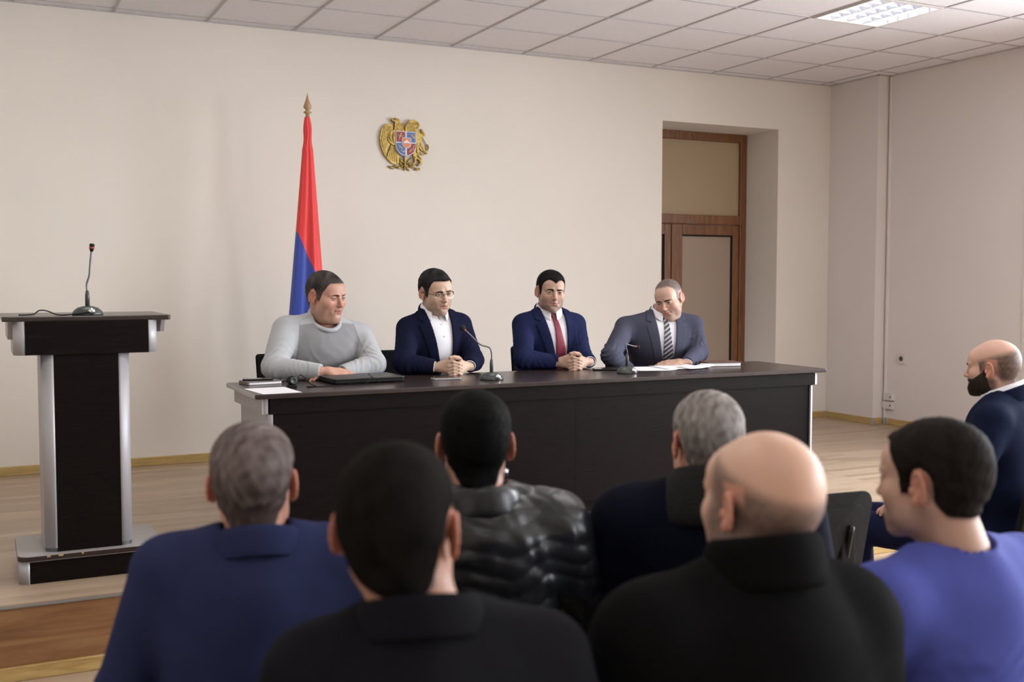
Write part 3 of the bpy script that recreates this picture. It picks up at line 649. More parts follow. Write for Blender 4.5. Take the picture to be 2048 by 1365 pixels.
# ------------------------------------------------------------------ chairs
def chair_proto(label, wide=.24, back_z=(.46, .83), square=False):
    """seat faces -Y, back at +Y"""
    root = thing('conference_chair', (0, 0, 0), 0, label, 'chair')
    z0, z1 = back_z
    bm = bmesh.new()
    prism(bm, rrect(-.225, .225, -.215, .205, .05, 5), .435, .478); obj('seat', bm, M['black_fabric'], root, bevel=.012)
    bm = bmesh.new(); prism(bm, rrect(-.21, .21, -.20, .19, .05, 5), .420, .436); obj('seat_shell', bm, M['black_plastic'], root)
    # backrest: curved shell with rounded corners
    def bk(th, inset, y_off, nm, m):
        bm = bmesh.new(); out = rrect(-wide+inset, wide-inset, z0+inset, z1-inset, .02 if square else .065-inset*.5, 6)
        def pos(x, z, y): yy = .235+(z-z0)*.22+.035*(1-(x/wide)**2); return (x, yy+y, z)
        nx, nz = 20, 14; cen = []
        # grid via rings toward centre for a smooth curved surface
        rings = []
        for s in (1, .8, .6, .4, .2, .02):
            rings.append([(x*s, (z-(z0+z1)/2)*s+(z0+z1)/2) for x, z in out])
        for side, yo in ((0, y_off), (1, y_off+th)):
            vv = [[bm.verts.new(pos(x, z, yo)) for x, z in r] for r in rings]
            for a, b in zip(vv, vv[1:]):
                for k in range(len(a)):
                    q = (a[k], a[(k+1) % len(a)], b[(k+1) % len(a)], b[k]); bm.faces.new(q if side == 0 else q[::-1])
            bm.faces.new(vv[-1] if side == 0 else vv[-1][::-1]); cen.append(vv[0])
        a, b = cen
        for k in range(len(a)): bm.faces.new((a[(k+1) % len(a)], a[k], b[k], b[(k+1) % len(a)]))
        bmesh.ops.recalc_face_normals(bm, faces=bm.faces)
        return obj(nm, bm, m, par or root, bevel=.003)
    par = None; par = bk(.024, .008, -.022, 'backrest', M['black_fabric']); bk(.010, 0, .003, 'back_shell', M['black_plastic'])
    bk(.004, .045, .012, 'back_panel', M['black_plastic'])
    for sx in (-1, 1):
        x = sx*.225
        obj('leg', T(spline([(x*.93, -.17, .425), (x, -.20, .40), (x*1.06, -.235, .2), (x*1.1, -.25, .012)], 5), .013, 10, 1.5), M['black_metal'], root, True)
        obj('leg', T(spline([(x*1.1, .27, .012), (x*1.05, .235, .2), (x, .215, .40), (x*.93, .16, .425)], 5), .013, 10, 1.5), M['black_metal'], root, True)
        obj('back_support', T(spline([(x*.6, .10, .425), (x*.62, .22, .43), (x*.62, .275, .50), (x*.62, .33, z1-.12)], 5), .011, 10, 1.6), M['black_metal'], root, True)
        bm = bmesh.new(); yb = .235+(.62-z0)*.22+.035*(1-.4)
        box(bm, x*.62-.03, x*.62+.03, yb+.012, yb+.028, .56, .72); obj('bracket_cover', bm, M['black_plastic'], par, bevel=.006)
    obj('seat_rail', T([(-.215, 0, .416), (.215, 0, .416)], .011, 10), M['black_metal'], root, True)
    return root
CH0 = chair_proto('x'); first = [True]
def place_chair(x, y, rz, label, z=0, group=None):
    c = CH0 if first[0] else copy_tree(CH0); first[0] = False
    c.location = (x, y, z); c.rotation_euler = (0, 0, rz); tag(c, label, 'chair', group); return c
R_ = math.radians
place_chair(1.14, 3.25, R_(180), 'empty black chair in the front row, its corner showing left of the leather jacket')
place_chair(1.78, 3.24, R_(180), 'empty black chair in the front row between the leather jacket and the navy coat')
place_chair(2.56, 3.13, R_(175), 'empty black chair in the front row left of the bearded man')
place_chair(2.06, 2.31, R_(178), 'empty black chair ahead of the man in violet scrubs, nearly hidden by shoulders')


# ------------------------------------------------------------------ implicit-surface sculpting: fields on a grid, turned into smooth meshes
class Field:
    def __init__(s, lo, hi, h):
        s.lo = np.array(lo, float); s.h = h; s.n = np.ceil((np.array(hi, float)-s.lo)/h).astype(int)+1
        s.v = np.full(tuple(s.n), .2, np.float32)
        s.ax = [s.lo[i]+h*np.arange(s.n[i]) for i in range(3)]
    def sub(s, bmin, bmax):
        sl = []
        for i in range(3):
            a = max(0, int((bmin[i]-s.lo[i])/s.h)); b = min(s.n[i], int((bmax[i]-s.lo[i])/s.h)+2); sl.append(slice(a, max(a, b)))
        X = s.ax[0][sl[0]][:, None, None]; Y = s.ax[1][sl[1]][None, :, None]; Z = s.ax[2][sl[2]][None, None, :]
        return tuple(sl), X, Y, Z
    def grid(s): return s.ax[0][:, None, None], s.ax[1][None, :, None], s.ax[2][None, None, :]
    def comb(s, sl, d, k, op):
        a = s.v[sl]
        if a.size == 0: return
        if op == 'add':
            h = np.maximum(k-np.abs(a-d), 0)/k; s.v[sl] = np.minimum(a, d)-h*h*k*.25
        else:
            d = -d; h = np.maximum(k-np.abs(a-d), 0)/k; s.v[sl] = np.maximum(a, d)+h*h*k*.25
    def cone(s, a, b, ra, rb=None, k=.01, op='add', pad=.03):
        rb = ra if rb is None else rb; a = np.array(a, float); b = np.array(b, float); m = max(ra, rb)+k+pad
        sl, X, Y, Z = s.sub(np.minimum(a, b)-m, np.maximum(a, b)+m)
        d = b-a; L = max(1e-9, (d*d).sum()); t = np.clip(((X-a[0])*d[0]+(Y-a[1])*d[1]+(Z-a[2])*d[2])/L, 0, 1)
        q = np.sqrt((X-a[0]-t*d[0])**2+(Y-a[1]-t*d[1])**2+(Z-a[2]-t*d[2])**2)-(ra+(rb-ra)*t)
        s.comb(sl, q, k, op)
    def ell(s, c, r, k=.01, op='add', R=None, pad=.03):
        c = np.array(c, float); r = np.array(r, float); m = (r.max() if R is not None else r)+k+pad
        sl, X, Y, Z = s.sub(c-m, c+m); x, y, z = X-c[0], Y-c[1], Z-c[2]
        if R is not None:
            x, y, z = (R[0][0]*x+R[1][0]*y+R[2][0]*z, R[0][1]*x+R[1][1]*y+R[2][1]*z, R[0][2]*x+R[1][2]*y+R[2][2]*z)
        k0 = np.sqrt((x/r[0])**2+(y/r[1])**2+(z/r[2])**2)+1e-6; k1 = np.sqrt((x/r[0]**2)**2+(y/r[1]**2)**2+(z/r[2]**2)**2)+1e-6
        s.comb(sl, k0*(k0-1)/k1, k, op)
def rotm(yaw=0, pitch=0, roll=0):
    """local frame faces -Y; yaw about Z, positive pitch = nod down, roll about the facing axis"""
    return np.array(Matrix.Rotation(yaw, 3, 'Z') @ Matrix.Rotation(pitch, 3, 'X') @ Matrix.Rotation(roll, 3, 'Y'))
def nets(F, v=None):
    """surface nets: returns verts, quads"""
    v = F.v if v is None else v; s = v < 0
    c = s[:-1, :-1, :-1].astype(np.int8)
    for dx, dy, dz in ((1, 0, 0), (0, 1, 0), (1, 1, 0), (0, 0, 1), (1, 0, 1), (0, 1, 1), (1, 1, 1)):
        c = c+s[dx:s.shape[0]-1+dx, dy:s.shape[1]-1+dy, dz:s.shape[2]-1+dz]
    act = (c > 0) & (c < 8); idx = np.full(act.shape, -1, np.int64); I, J, K = np.nonzero(act); n = len(I)
    if n == 0: return np.zeros((0, 3)), np.zeros((0, 4), int)
    idx[act] = np.arange(n)
    cv = {}
    for dx in (0, 1):
        for dy in (0, 1):
            for dz in (0, 1): cv[(dx, dy, dz)] = v[I+dx, J+dy, K+dz].astype(float)
    acc = np.zeros((n, 3)); cnt = np.zeros(n)
    cs = list(cv)
    for a in cs:
        for ax in range(3):
            if a[ax] == 0:
                b = list(a); b[ax] = 1; b = tuple(b); va, vb = cv[a], cv[b]; m = (va < 0) != (vb < 0)
                t = np.where(m, va/np.where(m, va-vb, 1), 0); p = np.array(a, float)[None, :].repeat(n, 0); p[:, ax] += t
                acc += p*m[:, None]; cnt += m
    V = (np.stack([I, J, K], 1)+acc/cnt[:, None])*F.h+F.lo
    Q = []
    for ax in range(3):
        sl0 = [slice(None)]*3; sl1 = [slice(None)]*3; sl0[ax] = slice(0, -1); sl1[ax] = slice(1, None)
        a = s[tuple(sl0)]; b = s[tuple(sl1)]; m = a != b
        o1, o2 = [(1, 2), (2, 0), (0, 1)][ax]
        P = np.stack(np.nonzero(m), 1)
        ok = (P[:, o1] > 0) & (P[:, o2] > 0) & (P[:, o1] < v.shape[o1]-1) & (P[:, o2] < v.shape[o2]-1); P = P[ok]
        inside = a[tuple(P.T)]
        def g(d1, d2):
            q = P.copy(); q[:, o1] -= d1; q[:, o2] -= d2; return idx[tuple(q.T)]
        q = np.stack([g(1, 1), g(0, 1), g(0, 0), g(1, 0)], 1); q[~inside] = q[~inside][:, ::-1]; Q.append(q)
    return V, np.concatenate(Q)
def relax(V, Q, it=1, w_=.5):
    for _ in range(it):
        acc = np.zeros_like(V); cnt = np.zeros(len(V))
        for a, b in ((0, 1), (1, 2), (2, 3), (3, 0)):
            np.add.at(acc, Q[:, a], V[Q[:, b]]); np.add.at(acc, Q[:, b], V[Q[:, a]]); np.add.at(cnt, Q[:, a], 1); np.add.at(cnt, Q[:, b], 1)
        V = V*(1-w_)+w_*acc/np.maximum(cnt, 1)[:, None]
    return V
def prune(V, Q, keep):
    """keep quads whose 4 verts are all kept"""
    q = Q[keep[Q].all(1)]; used = np.unique(q); m = np.full(len(V), -1); m[used] = np.arange(len(used)); return V[used], m[q], used
def npmesh(name, V, Q, mat, parent=None, colr=None, smooth=True):
    me = bpy.data.meshes.new(name); me.vertices.add(len(V)); me.vertices.foreach_set('co', np.asarray(V, np.float32).ravel())
    me.loops.add(Q.size); me.polygons.add(len(Q)); me.loops.foreach_set('vertex_index', Q.astype(np.int32).ravel())
    me.polygons.foreach_set('loop_start', np.arange(0, Q.size, 4, dtype=np.int32)); me.polygons.foreach_set('loop_total', np.full(len(Q), 4, np.int32))
    me.update(calc_edges=True); me.validate()
    if colr is not None:
        a = me.color_attributes.new('Col', 'FLOAT_COLOR', 'POINT'); c = np.ones((len(V), 4), np.float32); c[:, :3] = colr; a.data.foreach_set('color', c.ravel())
    return link(name, me, mat, parent, smooth)
def ss(a, b, x):
    t = np.clip((x-a)/(b-a), 0, 1); return t*t*(3-2*t)
def wob(X, Y, Z, f, seed=0):
    r = random.Random(seed); o = 0
    for i in range(5):
        a = [r.uniform(-1, 1)*f for _ in range(3)]; b = [r.uniform(-1, 1)*f*.6 for _ in range(3)]; p = r.uniform(0, 6)
        o = o+np.sin(X*a[0]+Y*a[1]+Z*a[2]+p+1.3*np.sin(X*b[1]+Y*b[2]+Z*b[0]+i))
    return o/5
def poly2d(X, Z, pts):
    """signed distance to polygon in the x,z plane (negative inside)"""
    d = np.full(np.broadcast(X, Z).shape, 1e9); ins = np.zeros(d.shape, bool); n = len(pts)
    for i in range(n):
        ax, az = pts[i]; bx, bz = pts[(i+1) % n]; ex, ez = bx-ax, bz-az; px, pz = X-ax, Z-az
        t = np.clip((px*ex+pz*ez)/(ex*ex+ez*ez+1e-12), 0, 1); d = np.minimum(d, (px-ex*t)**2+(pz-ez*t)**2)
        c = ((az <= Z) & (bz > Z)) | ((bz <= Z) & (az > Z)); xi = ax+(Z-az)/(bz-az+1e-12)*ex; ins ^= c & (X < xi)
    d = np.sqrt(d); return np.where(ins, -d, d)

# ------------------------------------------------------------------ head
SK = dict(light=(.62, .40, .30), mid=(.55, .34, .24), tan=(.47, .29, .20), pink=(.64, .39, .31))
def make_head(root, Mt, c, S):
    """c: look of the head. Builds head mesh data in head space, maps by Mt (4x4 np) ; returns V,Q,col for the body and adds hair/eyes as children"""
    hh = c.get('res', .0024); fat = c.get('fat', 0.0); g = 1+fat*.12
    F = Field((-.115, -.135, -.20), (.115, .135, .150), hh)
    F.ell((0, .018, .036), (.0765*(1+.02*fat), .097, .087), .01)
    F.ell((0, .05, .015), (.068, .062, .065), .02)
    F.ell((0, .020, .052), (.071, .088, .064), .02)
    F.ell((0, -.030, -.030), (.061*g, .064, .086), .03)
    F.ell((0, -.060, .045), (.058, .034, .040), .03)                    # forehead
    for s in (-1, 1):
        F.ell((s*.041*g, -.050, -.022), (.026*g, .034, .030), .02)      # cheekbone
        F.ell((s*.044*g, -.022, -.068), (.022*g, .034, .026*g), .03)    # jaw
        F.cone((s*.016, -.0905, .0235), (s*.048, -.074, .022), .0078, .006, .016)   # brow ridge
    F.ell((0, -.074, -.102+.0*fat), (.024*g, .020, .017), .022)           # chin
    F.ell((0, -.072, -.068), (.034, .026, .032), .018)                   # muzzle
    if fat > .3: F.ell((0, -.030, -.110), (.052*g, .050, .024), .03)     # double chin
    for s in (-1, 1): F.ell((s*.0315, -.0985, .0035), (.0175, .0135, .0115), .012, 'sub')
    # neck
    nb = np.linalg.inv(Mt) @ np.array([*c['neck'], 1]); nb = nb[:3]; nr = c.get('neck_r', .060)
    if True:
        F.cone((0, .028, -.045), nb, .052+.008*fat, nr/S, .03)
        for s in (-1, 1): F.cone((s*.045, .02, -.04), (s*.012+nb[0], nb[1]-.03, nb[2]), .014, .012, .03)
    # nose
    nl = c.get('nose', 1.0)
    F.cone((0, -.088, .016), (0, -.1075*nl-.001, -.026), .0062, .0092, .010)
    F.ell((0, -.110*nl, -.0305), (.0100, .0105, .0085), .006)
    for s in (-1, 1):
        F.ell((s*.0115, -.0985, -.0335), (.0072, .0095, .0068), .005)
        F.ell((s*.0062, -.104, -.0412), (.0032, .0050, .0028), .002, 'sub')
    F.cone((0, -.096, -.040), (0, -.0955, -.050), .004, .005, .012)
    # mouth
    op = c.get('mouth', 0.0)
    F.cone((-.020, -.0870, -.0590), (0, -.0950, -.0560), .0030, .0050, .006); F.cone((.020, -.0870, -.0590), (0, -.0950, -.0560), .0030, .0050, .006)
    F.cone((-.016, -.0870, -.0650-op*.006), (0, -.0930, -.0665-op*.007), .0035, .0056, .006); F.cone((.016, -.0870, -.0650-op*.006), (0, -.0930, -.0665-op*.007), .0035, .0056, .006)
    F.cone((-.023, -.0900, -.0612), (0, -.1000, -.0608-op*.003), .0012+op*.001, .0016+op*.0035, .0022, 'sub'); F.cone((.023, -.0900, -.0612), (0, -.1000, -.0608-op*.003), .0012+op*.001, .0016+op*.0035, .0022, 'sub')
    F.cone((-.010, -.0985, -.0795), (.010, -.0985, -.0795), .004, .004, .012, 'sub')
    for s in (-1, 1): F.cone((s*.0165, -.100, -.034), (s*.029, -.088, -.062), .0012, .002, .012, 'sub')   # nasolabial fold
    # eyelids over the eyeballs
    lid = c.get('lid', .0)
    for s in (-1, 1):
        ex, ey, ez = s*.0315, -.0795, .0035
        F.ell((ex, ey, ez), (.0152, .0142, .0138), .004)
        F.cone((ex-.0096, ey-.0142, ez-.0002-lid*.0014), (ex+.0096, ey-.0142, ez+.0002-lid*.0014), .0050-lid*.0018, .0050-lid*.0018, .0012, 'sub')
        F.cone((ex-s*.012, ey-.013, ez-.013), (ex+s*.010, ey-.011, ez-.0155), .002, .002, .007, 'sub')      # bag under the eye
    # ears
    es = c.get('ear', 1.0)
    for s in (-1, 1):
        R = rotm(s*R_(-24), R_(-8), 0)
        ex_ = .0755*(1+.03*fat); F.ell((s*(ex_+.0050), .0145, -.001), (.0050, .0172*es, .0305*es), .005, R=R)
        rim = []
        for q in range(9):
            a = R_(-75+q*30); yy = .0150*math.cos(a)*es; zz = .029*math.sin(a)*es; rim.append((s*(ex_+.0065+.42*(yy+.002)), .0155+yy-zz*.14, -.001+zz))
        for a, b in zip(rim, rim[1:]): F.cone(a, b, .0034, .0034, .0022, pad=.01)
        F.ell((s*(ex_+.004), .006, -.028*es), (.0052, .0085, .0105*es), .005)
        F.ell((s*(ex_+.0115), .012, -.001), (.0056, .0080, .0160), .003, 'sub', R=R)
        F.cone((s*(ex_+.001), -.004, -.004), (s*(ex_+.002), -.003, -.012), .0045, .0045, .003)
    V, Q = nets(F)
    keep = V[:, 2] > nb[2]-.035 if nb[2] > -.2 else np.ones(len(V), bool)
    # hair thickness on vertices / grid
    def hairline(X, Y, Z):
        """signed: positive inside the hair region (metres)"""
        hl = c.get('hairline', 'full'); f0 = c.get('front', .080); ax = np.abs(X)
        # side profile : lower limit of hair as a function of y
        ys = [-.12, -.085, -.062, -.050, -.036, -.030, -.012, .0, .022, .036, .055, .085, .13]
        zs = [f0, f0, f0-.010, f0-.022, .026, -.018, -.016, .012, .016, -.022, -.055, c.get('nape', -.068), c.get('nape', -.068)]
        if c.get('recede'):
            rc = c['recede']; ys = [-.12, -.085, -.062+rc*.4, -.050+rc*.6, -.036+rc*.15, -.030, -.012, .0, .022, .036, .055, .085, .13]
            zs = [f0, f0, f0-.002, f0-.028, .026, -.016, -.014, .012, .016, -.022, -.055, c.get('nape', -.068), c.get('nape', -.068)]
        lim = np.interp(Y+0*Z+0*X, ys, zs); lim = lim+c.get('peak', 0)*(-.012*np.exp(-(X/.012)**2)+.010*np.exp(-((ax-.040)/.016)**2))*(Y < -.03)
        d = Z-lim
        era = (np.sqrt(((Y-.0155)/.024)**2+((Z+.001)/.038)**2+0*X)-1)*.022; d = np.where(np.abs(X)+0*Y+0*Z > .055, np.minimum(d, era), d)
        if c.get('bald'):
            bz = c['bald']; d = np.minimum(d, -(Z-(bz[0]+bz[1]*(Y+.0))))
        if c.get('bald_spot'):
            b = c['bald_spot']; rr = np.sqrt((X-b[0])**2+(Y-b[1])**2+(Z-b[2])**2); d = np.minimum(d, (rr-b[3]))
        return d
    th = c.get('hair_t', .005); hd = hairline(V[:, 0], V[:, 1], V[:, 2])
    # ---- colours
    X, Y, Z = V.T; sk = np.array(c.get('skin', SK['mid'])); C = np.tile(sk, (len(V), 1)).astype(float)
    n1 = wob(X, Y, Z, 90, 3)[:, None]; C *= 1+.05*n1
    def blend(mask, colr): nonlocal C; C = C*(1-mask[:, None])+np.array(colr)*mask[:, None]
    ck = np.exp(-(((np.abs(X)-.042)/.022)**2+((Z+.028)/.022)**2))*(Y < -.02); blend(.45*ck*c.get('ruddy', .6), sk*np.array([1.05, .66, .62]))
    nm = np.exp(-((X/.014)**2+((Z+.03)/.016)**2))*(Y < -.09); blend(.4*nm, sk*np.array([1.05, .68, .62]))
    er = ss(.073, .080, np.abs(X))*(np.abs(Z) < .045)*(Y > -.01)*(Y < .045); blend(.55*er, sk*np.array([1.0, .52, .44]))
    lp_ = ss(1.15, .85, np.sqrt((X/.0225)**2+((Z+.0615+op*.002)/(.0085+op*.004))**2))*(Y < -.085); blend(.75*lp_, sk*np.array([.86, .45, .42]))
    inn = np.exp(-((X/.017)**2+((Z+.0610+op*.003)/(.0016+op*.003))**2))*(Y < -.08)*(Y > -.104); blend(.8*inn, (.08, .02, .02))
    st = c.get('stubble', 0); bm_ = ss(-.030, -.050, Z)*ss(.05, .02, Y)*ss(-.130, -.110, Z)
    must = np.exp(-((X/.024)**2+((Z+.050)/.007)**2))*(Y < -.08)
    blend(np.clip(st*np.maximum(bm_*(.75+.25*wob(X, Y, Z, 300, 9))*(1-.6*ck), must*.9)*(1-lp_), 0, 1), np.array(c.get('stubble_c', (.13, .10, .085))))
    if th > 0: blend(.65*ss(-.009, .001, hd)*(1-er)*(V[:, 2] > -.07), np.array(c.get('hair', (.02, .015, .012)))*1.5)
    if c.get('buzz') is not None:                                      # cropped hair showing as tinted scalp
        bz = c['buzz']; c2 = dict(c); hd2 = hairline(X, Y, Z) if 'buzz_region' not in c else c['buzz_region'](X, Y, Z)
        blend((1-.9*er)*np.clip(ss(-c.get('bsoft', .006), c.get('bsoft', .006)+.003, hd2)*bz[3]*(.93+.12*wob(X, Y, Z, 260, 5)), 0, 1), bz[:3])
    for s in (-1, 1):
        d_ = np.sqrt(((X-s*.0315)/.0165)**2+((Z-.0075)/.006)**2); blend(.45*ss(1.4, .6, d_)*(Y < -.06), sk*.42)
        # lash line just above the opening
        d2 = np.exp(-(((X-s*.0315)/.0105)**2+((Z-.0083+lid*.003)/.0013)**2)); blend(.8*d2*(Y < -.07), (.03, .02, .015))
    V2 = V
    # ---- hair shell
    if th > 0:
        Gx, Gy, Gz = F.grid(); hdg = hairline(Gx, Gy, Gz)
        top = ss(.03, .10, Gz+0*Gx+0*Gy); tt = th*(.55+.45*top*c.get('volume', 1.0))*ss(-.001, .010, hdg)-.0022*ss(.001, -.004, hdg)
        tt = tt+.0011*wob(Gx*1.0, Gy, Gz*.5, 420, 11)*(hdg > 0)*(th/.005)
        if c.get('part'): tt = tt+c['part']*np.exp(-((Gx-.02)/.03)**2)*ss(-.02, -.07, Gy+0*Gx)*(Gz > .05)
        HV, HQ = nets(F, F.v-tt.astype(np.float32)); HV = relax(HV, HQ, 1, .4)
        hk = (hairline(*HV.T) > -.0035)
        HV, HQ, _ = prune(HV, HQ, hk)
        hc = np.array(c.get('hair', (.02, .015, .012))); hc2 = np.array(c.get('hair2', hc*1.6)); m = np.clip(.5+c.get('mot', .6)*wob(HV[:, 0], HV[:, 1], HV[:, 2]*.6, c.get('mottle', 120), 21)+c.get('side_grey', 0)*ss(.05, -.02, HV[:, 2]), 0, 1)[:, None]
        hcol = hc*(1-m)+hc2*m
        HV = HV*S; HVw = (Mt[:3, :3] @ (HV/S*1).T).T+Mt[:3, 3]
        npmesh('hair', HVw, HQ, M['hair'] if th > .004 else M['buzz'], root, hcol)
    # ---- eyebrows
    if c.get('face', True):
        bh_, bt = c.get('brow', (.0052, .0020)); bc = c.get('brow_c', (.018, .013, .011))
        Gx, Gy, Gz = F.grid()
        for s in (-1, 1):
            u = (s*Gx-.0125)/.034; ctr = .0185+.0030*np.sin(np.clip(u, 0, 1)*PI*.7)-.006*np.clip(u-.55, 0, 1)+c.get('brow_dz', 0); hw = bh_*(1-.55*np.clip(u, 0, 1))
            reg = np.minimum(hw-np.abs(Gz-ctr), np.minimum(s*Gx-.0105, .0475-s*Gx)); reg = np.where(Gy < -.05, reg, -.01)
            t_ = bt*ss(-.0008, .0022, reg)-.002*ss(0, -.002, reg)
            BV, BQ = nets(F, F.v-t_.astype(np.float32)); u = (s*BV[:, 0]-.0125)/.034
            cz = .0185+.0030*np.sin(np.clip(u, 0, 1)*PI*.7)-.006*np.clip(u-.55, 0, 1)+c.get('brow_dz', 0); kk = (np.abs(BV[:, 2]-cz) < bh_+.001) & (s*BV[:, 0] > .009) & (s*BV[:, 0] < .049) & (BV[:, 1] < -.05)
            BV, BQ, _ = prune(BV, BQ, kk)
            if len(BQ): npmesh('eyebrow', (Mt[:3, :3] @ BV.T).T+Mt[:3, 3], BQ, M['buzz'], root, np.tile(bc, (len(BV), 1)))
        gy, gz = c.get('gaze', (0, 0)); iris = np.array(c.get('iris', (.022, .012, .007)))
        for s in (-1, 1):
            bm = bmesh.new(); bmesh.ops.create_uvsphere(bm, u_segments=32, v_segments=24, radius=.0122)
            Vv = np.array([v.co[:] for v in bm.verts]); me = bpy.data.meshes.new('eye'); bm.to_mesh(me); bm.free()
            gd = np.array([math.sin(gy)*math.cos(gz), -math.cos(gy)*math.cos(gz), math.sin(gz)]); an = np.arccos(np.clip((Vv/.0122)@gd, -1, 1))
            Ce = np.tile((.42, .37, .35), (len(Vv), 1)); Ce = np.where((an < .60)[:, None], iris, Ce); Ce = np.where((an < .26)[:, None], (.004, .004, .004), Ce)
            W_ = (Mt[:3, :3] @ (Vv+np.array([s*.0315, -.0795, .0035])).T).T+Mt[:3, 3]; me.vertices.foreach_set('co', W_.astype(np.float32).ravel())
            a = me.color_attributes.new('Col', 'FLOAT_COLOR', 'POINT'); cc_ = np.ones((len(Vv), 4), np.float32); cc_[:, :3] = Ce; a.data.foreach_set('color', cc_.ravel())
            link('eye', me, M['eye'], root, True)
    if c.get('beard'):
        Gx, Gy, Gz = F.grid()
        def breg(X, Y, Z):
            lo = np.interp(Y+0*Z+0*X, [-.11, -.06, -.02, .0], [-.046, -.040, -.010, .02]); a = lo-Z; b = .004-Y-(Z+.05)*.25
            lipd = np.sqrt((X/.021)**2+((Z+.0615)/.0085)**2+0*Y)-1; lipd = np.where(Y < -.075, lipd*.008, .02)
            return np.minimum(np.minimum(np.minimum(a, b), Z+.130), lipd)
        r_ = breg(Gx, Gy, Gz); t_ = c['beard']*ss(0, .014, r_)-.002*ss(0.001, -.003, r_)+.001*wob(Gx, Gy, Gz, 500, 4)
        BV, BQ = nets(F, F.v-t_.astype(np.float32)); BV, BQ, _ = prune(BV, BQ, breg(*BV.T) > -.002)
        npmesh('beard', (Mt[:3, :3] @ BV.T).T+Mt[:3, 3], BQ, M['buzz'], root, np.tile(c.get('beard_c', (.02, .016, .013)), (len(BV), 1))*(1+.2*wob(*BV.T, 200, 2)[:, None]))
    Vw = (Mt[:3, :3] @ V2.T).T+Mt[:3, 3]
    return Vw, Q, C
# ------------------------------------------------------------------ hands
def skincol(V, base, seed=1): return np.tile(np.array(base), (len(V), 1))*(1+.06*wob(V[:, 0], V[:, 1], V[:, 2], 150, seed)[:, None])
def hand_open(wr, f, n, thumb, curl=.35, spread=.05, skin=SK['mid'], scale=1.0, h=.0021):
    """wrist point, finger direction, back-of-hand normal, thumb side vector"""
    wr, f, n = (np.array(v, float) for v in (wr, f, n)); f /= np.linalg.norm(f); n -= f*(n@f); n /= np.linalg.norm(n); s = np.cross(f, n); s *= np.sign(s@np.array(thumb))
    F = Field(wr-.21*scale, wr+.21*scale, h); tips = []
    kn = [(.090, .028), (.094, .009), (.089, -.010), (.080, -.027)]; ln = [(.040, .024, .019), (.045, .028, .020), (.041, .026, .020), (.032, .020, .018)]
    F.cone(wr-f*.05, wr+f*.012, .025, .024, .02)
    for i, ((a, b), L) in enumerate(zip(kn, ln)):
        k0 = wr+(f*a+s*b)*scale; F.cone(wr+f*.012+s*b*.55, k0, .0155, .0115, .018)
        p = k0; ang = -curl*.35; fd = f+s*(b/.03)*spread
        for j, l in enumerate(L):
            ang += curl*(.5, .9, .7)[j]*(1+.12*i); d = fd*math.cos(ang)-n*math.sin(ang); d /= np.linalg.norm(d); q = p+d*l*scale
            F.cone(p, q, (.0098, .0087, .0078)[j], (.0087, .0078, .0068)[j], .0035, pad=.012); p = q
    t0 = wr+(f*.022+s*.020)*scale; t1 = wr+(f*.052+s*.044-n*.006)*scale; t2 = wr+(f*.083+s*.050-n*.012)*scale; t3 = wr+(f*.106+s*.046-n*.014)*scale
    F.cone(t0, t1, .015, .0120, .016); F.cone(t1, t2, .0112, .0098, .004); F.cone(t2, t3, .0098, .0080, .003)
    V, Q = nets(F); return V, Q, skincol(V, skin)
def hands_clasped(K, wl, wr, fx, skin=SK['mid'], h=.0021):
    """K centre; wl/wr wrists (+X side / -X side); front = -Y"""
    K, wl, wr = (np.array(v, float) for v in (K, wl, wr)); F = Field(K-.16, K+.16, h)
    for sd, wv in ((1, wl), (-1, wr)):
        F.cone(wv+(wv-K)*.4, wv, .026, .024, .02)
        zs = (.030, .012, -.006, -.022) if sd < 0 else (.022, .004, -.014, -.029)
        for i, z in enumerate(zs):
            kn = K+np.array([sd*.034, -.012, z]); F.cone(wv+(K-wv)*.15+np.array([0, 0, z*.5]), kn, .0165, .0118, .016)
            a = K+np.array([sd*.016, -.036, z+.001]); b = K+np.array([-sd*.015, -.040, z-.009]); c_ = K+np.array([-sd*.034, -.027, z-.017])
            F.cone(kn, a, .0104, .0094, .003, pad=.01); F.cone(a, b, .0094, .0086, .0022, pad=.01); F.cone(b, c_, .0086, .0074, .0022, pad=.01)
        t0 = wv+(K-wv)*.35+np.array([0, 0, .02]); t1 = K+np.array([sd*.022, -.010, .046+(.004 if sd > 0 else 0)]); t2 = K+np.array([-sd*.006, -.022, .050+(.007 if sd > 0 else 0)]); t3 = K+np.array([-sd*.030, -.024, .046+(.008 if sd > 0 else 0)])
        F.cone(t0, t1, .0155, .0118, .012); F.cone(t1, t2, .0110, .0098, .0025); F.cone(t2, t3, .0098, .0078, .0025)
    V, Q = nets(F); return V, Q, skincol(V, skin)
